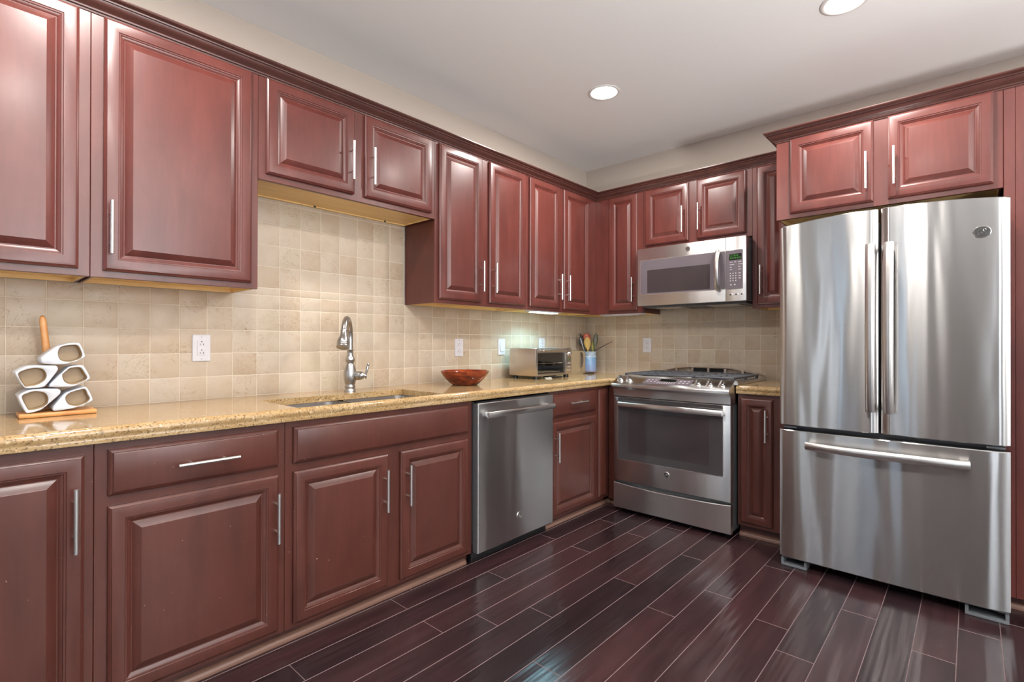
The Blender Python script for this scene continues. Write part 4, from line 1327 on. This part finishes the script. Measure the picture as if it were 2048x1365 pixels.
def spoon(name, label, cat, b0, b1, tipw, mat, matshaft=None):
    """b0 foot inside the crock, b1 tip; (r, f, z)"""
    rt = thing(name, label, cat, up(*b0), None)
    p0, p1 = up(*b0), up(*b1)
    L = lambda t: p0.lerp(p1, t)
    bm = nb()
    tube(bm, [L(0), L(0.3), L(0.62)], 0.0055, 10)
    obj('shaft', bm, matshaft or mat, rt, ang=60)
    bm = nb()
    ts = [0.58, 0.63, 0.70, 0.78, 0.86, 0.93, 0.97, 1.0]
    blade(bm, [L(t) for t in ts], [tipw * q for q in (0.16, 0.30, 0.66, 0.95, 1.0, 0.82, 0.52, 0.12)], 0.0045)
    obj('head', bm, mat, rt, ang=60)
spoon('spoon', 'red-orange rounded spoon standing at the back of the blue crock', 'utensil', (-0.006, 0.040, 0.018), (-0.020, 0.042, 0.348), 0.036, 'silicone_red', 'wood_yellow')
spoon('wooden_spoon', 'yellow wooden spoon standing in front of the red one in the blue crock', 'utensil', (0.000, -0.006, 0.018), (-0.020, 0.004, 0.312), 0.031, 'wood_yellow')
spoon('spatula', 'dark olive narrow spatula standing upright in the blue crock', 'utensil', (0.030, -0.002, 0.018), (0.062, 0.012, 0.345), 0.021, 'olive_plastic')
spoon('spoon', 'lime green spoon half hidden beside the olive spatula in the blue crock', 'utensil', (0.018, 0.026, 0.018), (0.050, 0.032, 0.278), 0.022, 'lime_plastic')
rt = thing('tongs', 'black and steel tongs leaning at the left of the blue crock', 'utensil', up(-0.010, -0.02, 0.02))
bm = nb(); tube(bm, [up(-0.020, -0.032, 0.018), up(-0.038, -0.020, 0.19), up(-0.072, -0.004, 0.315), up(-0.083, 0.0, 0.340)], [0.006, 0.008, 0.008, 0.005], 10)
obj('arm', bm, 'black_plastic', rt, ang=60)
bm = nb(); tube(bm, [up(-0.032, -0.022, 0.018), up(-0.046, -0.012, 0.19), up(-0.077, -0.004, 0.30)], [0.004, 0.005, 0.004], 8)
obj('arm', bm, 'chrome', rt, ang=60)
bm = nb(); blade(bm, [up(-0.066, 0.0, 0.235), up(-0.075, 0.0, 0.25), up(-0.083, 0.0, 0.28), up(-0.080, 0.002, 0.31)], [0.005, 0.012, 0.011, 0.004], 0.004)
obj('tip', bm, 'black_plastic', rt, ang=60)
rt = thing('ladle', 'black ladle standing behind the tongs at the left of the blue crock', 'utensil', up(-0.005, 0.03, 0.02))
bm = nb(); tube(bm, [up(-0.034, 0.020, 0.018), up(-0.042, 0.026, 0.19), up(-0.055, 0.040, 0.31), up(-0.057, 0.041, 0.325)], [0.005, 0.006, 0.010, 0.006], 10)
obj('shaft', bm, 'black_plastic', rt, ang=60)
rt = thing('knife_steel', 'thin dark rod leaning far out to the right of the blue crock', 'utensil', up(-0.03, 0.0, 0.03))
bm = nb(); tube(bm, [up(0.000, -0.044, 0.060), up(0.047, -0.026, 0.192), up(0.120, -0.022, 0.233), up(0.195, -0.032, 0.274)], [0.004, 0.0045, 0.0035, 0.002], 8)
obj('shaft', bm, 'brown_handle', rt, ang=60)

# ------------------------------------------------------------------ under-cabinet lamps
def uclamp(W, a0, a1, d0, d1, label, lit):
    root = thing('under_cabinet_light', label, 'lamp', W((a0 + a1) / 2, (d0 + d1) / 2, ZUB), 'under-cabinet lamp strips')
    bm = nb()
    wbx(bm, W, a0, a1, d0, d1, 1.4225, 1.4460, 0.003)
    obj('housing', bm, 'white_plastic', root)
    bm = nb()
    wbx(bm, W, a0 + 0.02, a1 - 0.03, d0 + 0.02, d1 - 0.012, 1.4165, 1.4224, 0.002)
    df = obj('diffuser', bm, 'tube_lit' if lit else 'white_plastic', root)
    if lit:
        li = bpy.data.lights.new('under_cabinet_tube', 'AREA')
        li.shape = 'RECTANGLE'; li.size = a1 - a0 - 0.06; li.size_y = 0.05
        li.spread = math.radians(135); li.energy = 3.3; li.color = (0.40, 0.84, 1.0)
        lo = bpy.data.objects.new('under_cabinet_tube', li)
        COL.objects.link(lo)
        lo.parent = root
        lo.location = Vector(W((a0 + a1) / 2, (d0 + d1) / 2, 1.4155)) - Vector(root.location)
uclamp(S, -1.075, -0.755, 0.19, 0.284, 'lit white lamp strip under the corner cabinet above the toaster oven', True)
uclamp(F, 0.325, 0.700, 0.19, 0.284, 'unlit white lamp strip under the narrow cabinet left of the microwave', False)

# ------------------------------------------------------------------ recessed ceiling lights
def downlight(x, y, label):
    root = thing('recessed_light', label, 'ceiling light', (x, y, ROOM_CEIL), 'recessed ceiling lights')
    bm = lathe(nb(), [(0.098, -0.0004), (0.098, -0.003), (0.092, -0.0055), (0.084, -0.0055), (0.080, -0.003), (0.080, -0.0004)], (x, y, ROOM_CEIL), (0, 0, 1), 40)
    obj('trim_ring', bm, 'white_trim', root)
    bm = lathe(nb(), [(0.080, -0.0006), (0.080, -0.0025), (0.060, -0.006), (0.001, -0.008)], (x, y, ROOM_CEIL), (0, 0, 1), 40)
    obj('lens', bm, 'lamp_lens', root)
    li = bpy.data.lights.new('recessed_bulb', 'AREA')
    li.shape = 'DISK'; li.size = 0.13
    li.energy = DOWNLIGHT_W; li.color = DOWNLIGHT_COL
    lo = bpy.data.objects.new('recessed_bulb', li)
    COL.objects.link(lo)
    lo.parent = root
    lo.location = (0, 0, -0.010)
downlight(-1.162, -0.915, 'lit recessed ceiling light in the middle of the picture')
downlight(-1.150, -2.187, 'lit recessed ceiling light cut by the top picture edge')
downlight(-3.570, -0.915, 'lit recessed ceiling light above the worktop left of the sink')
downlight(-3.570, -2.187, 'lit recessed ceiling light behind the photographer')
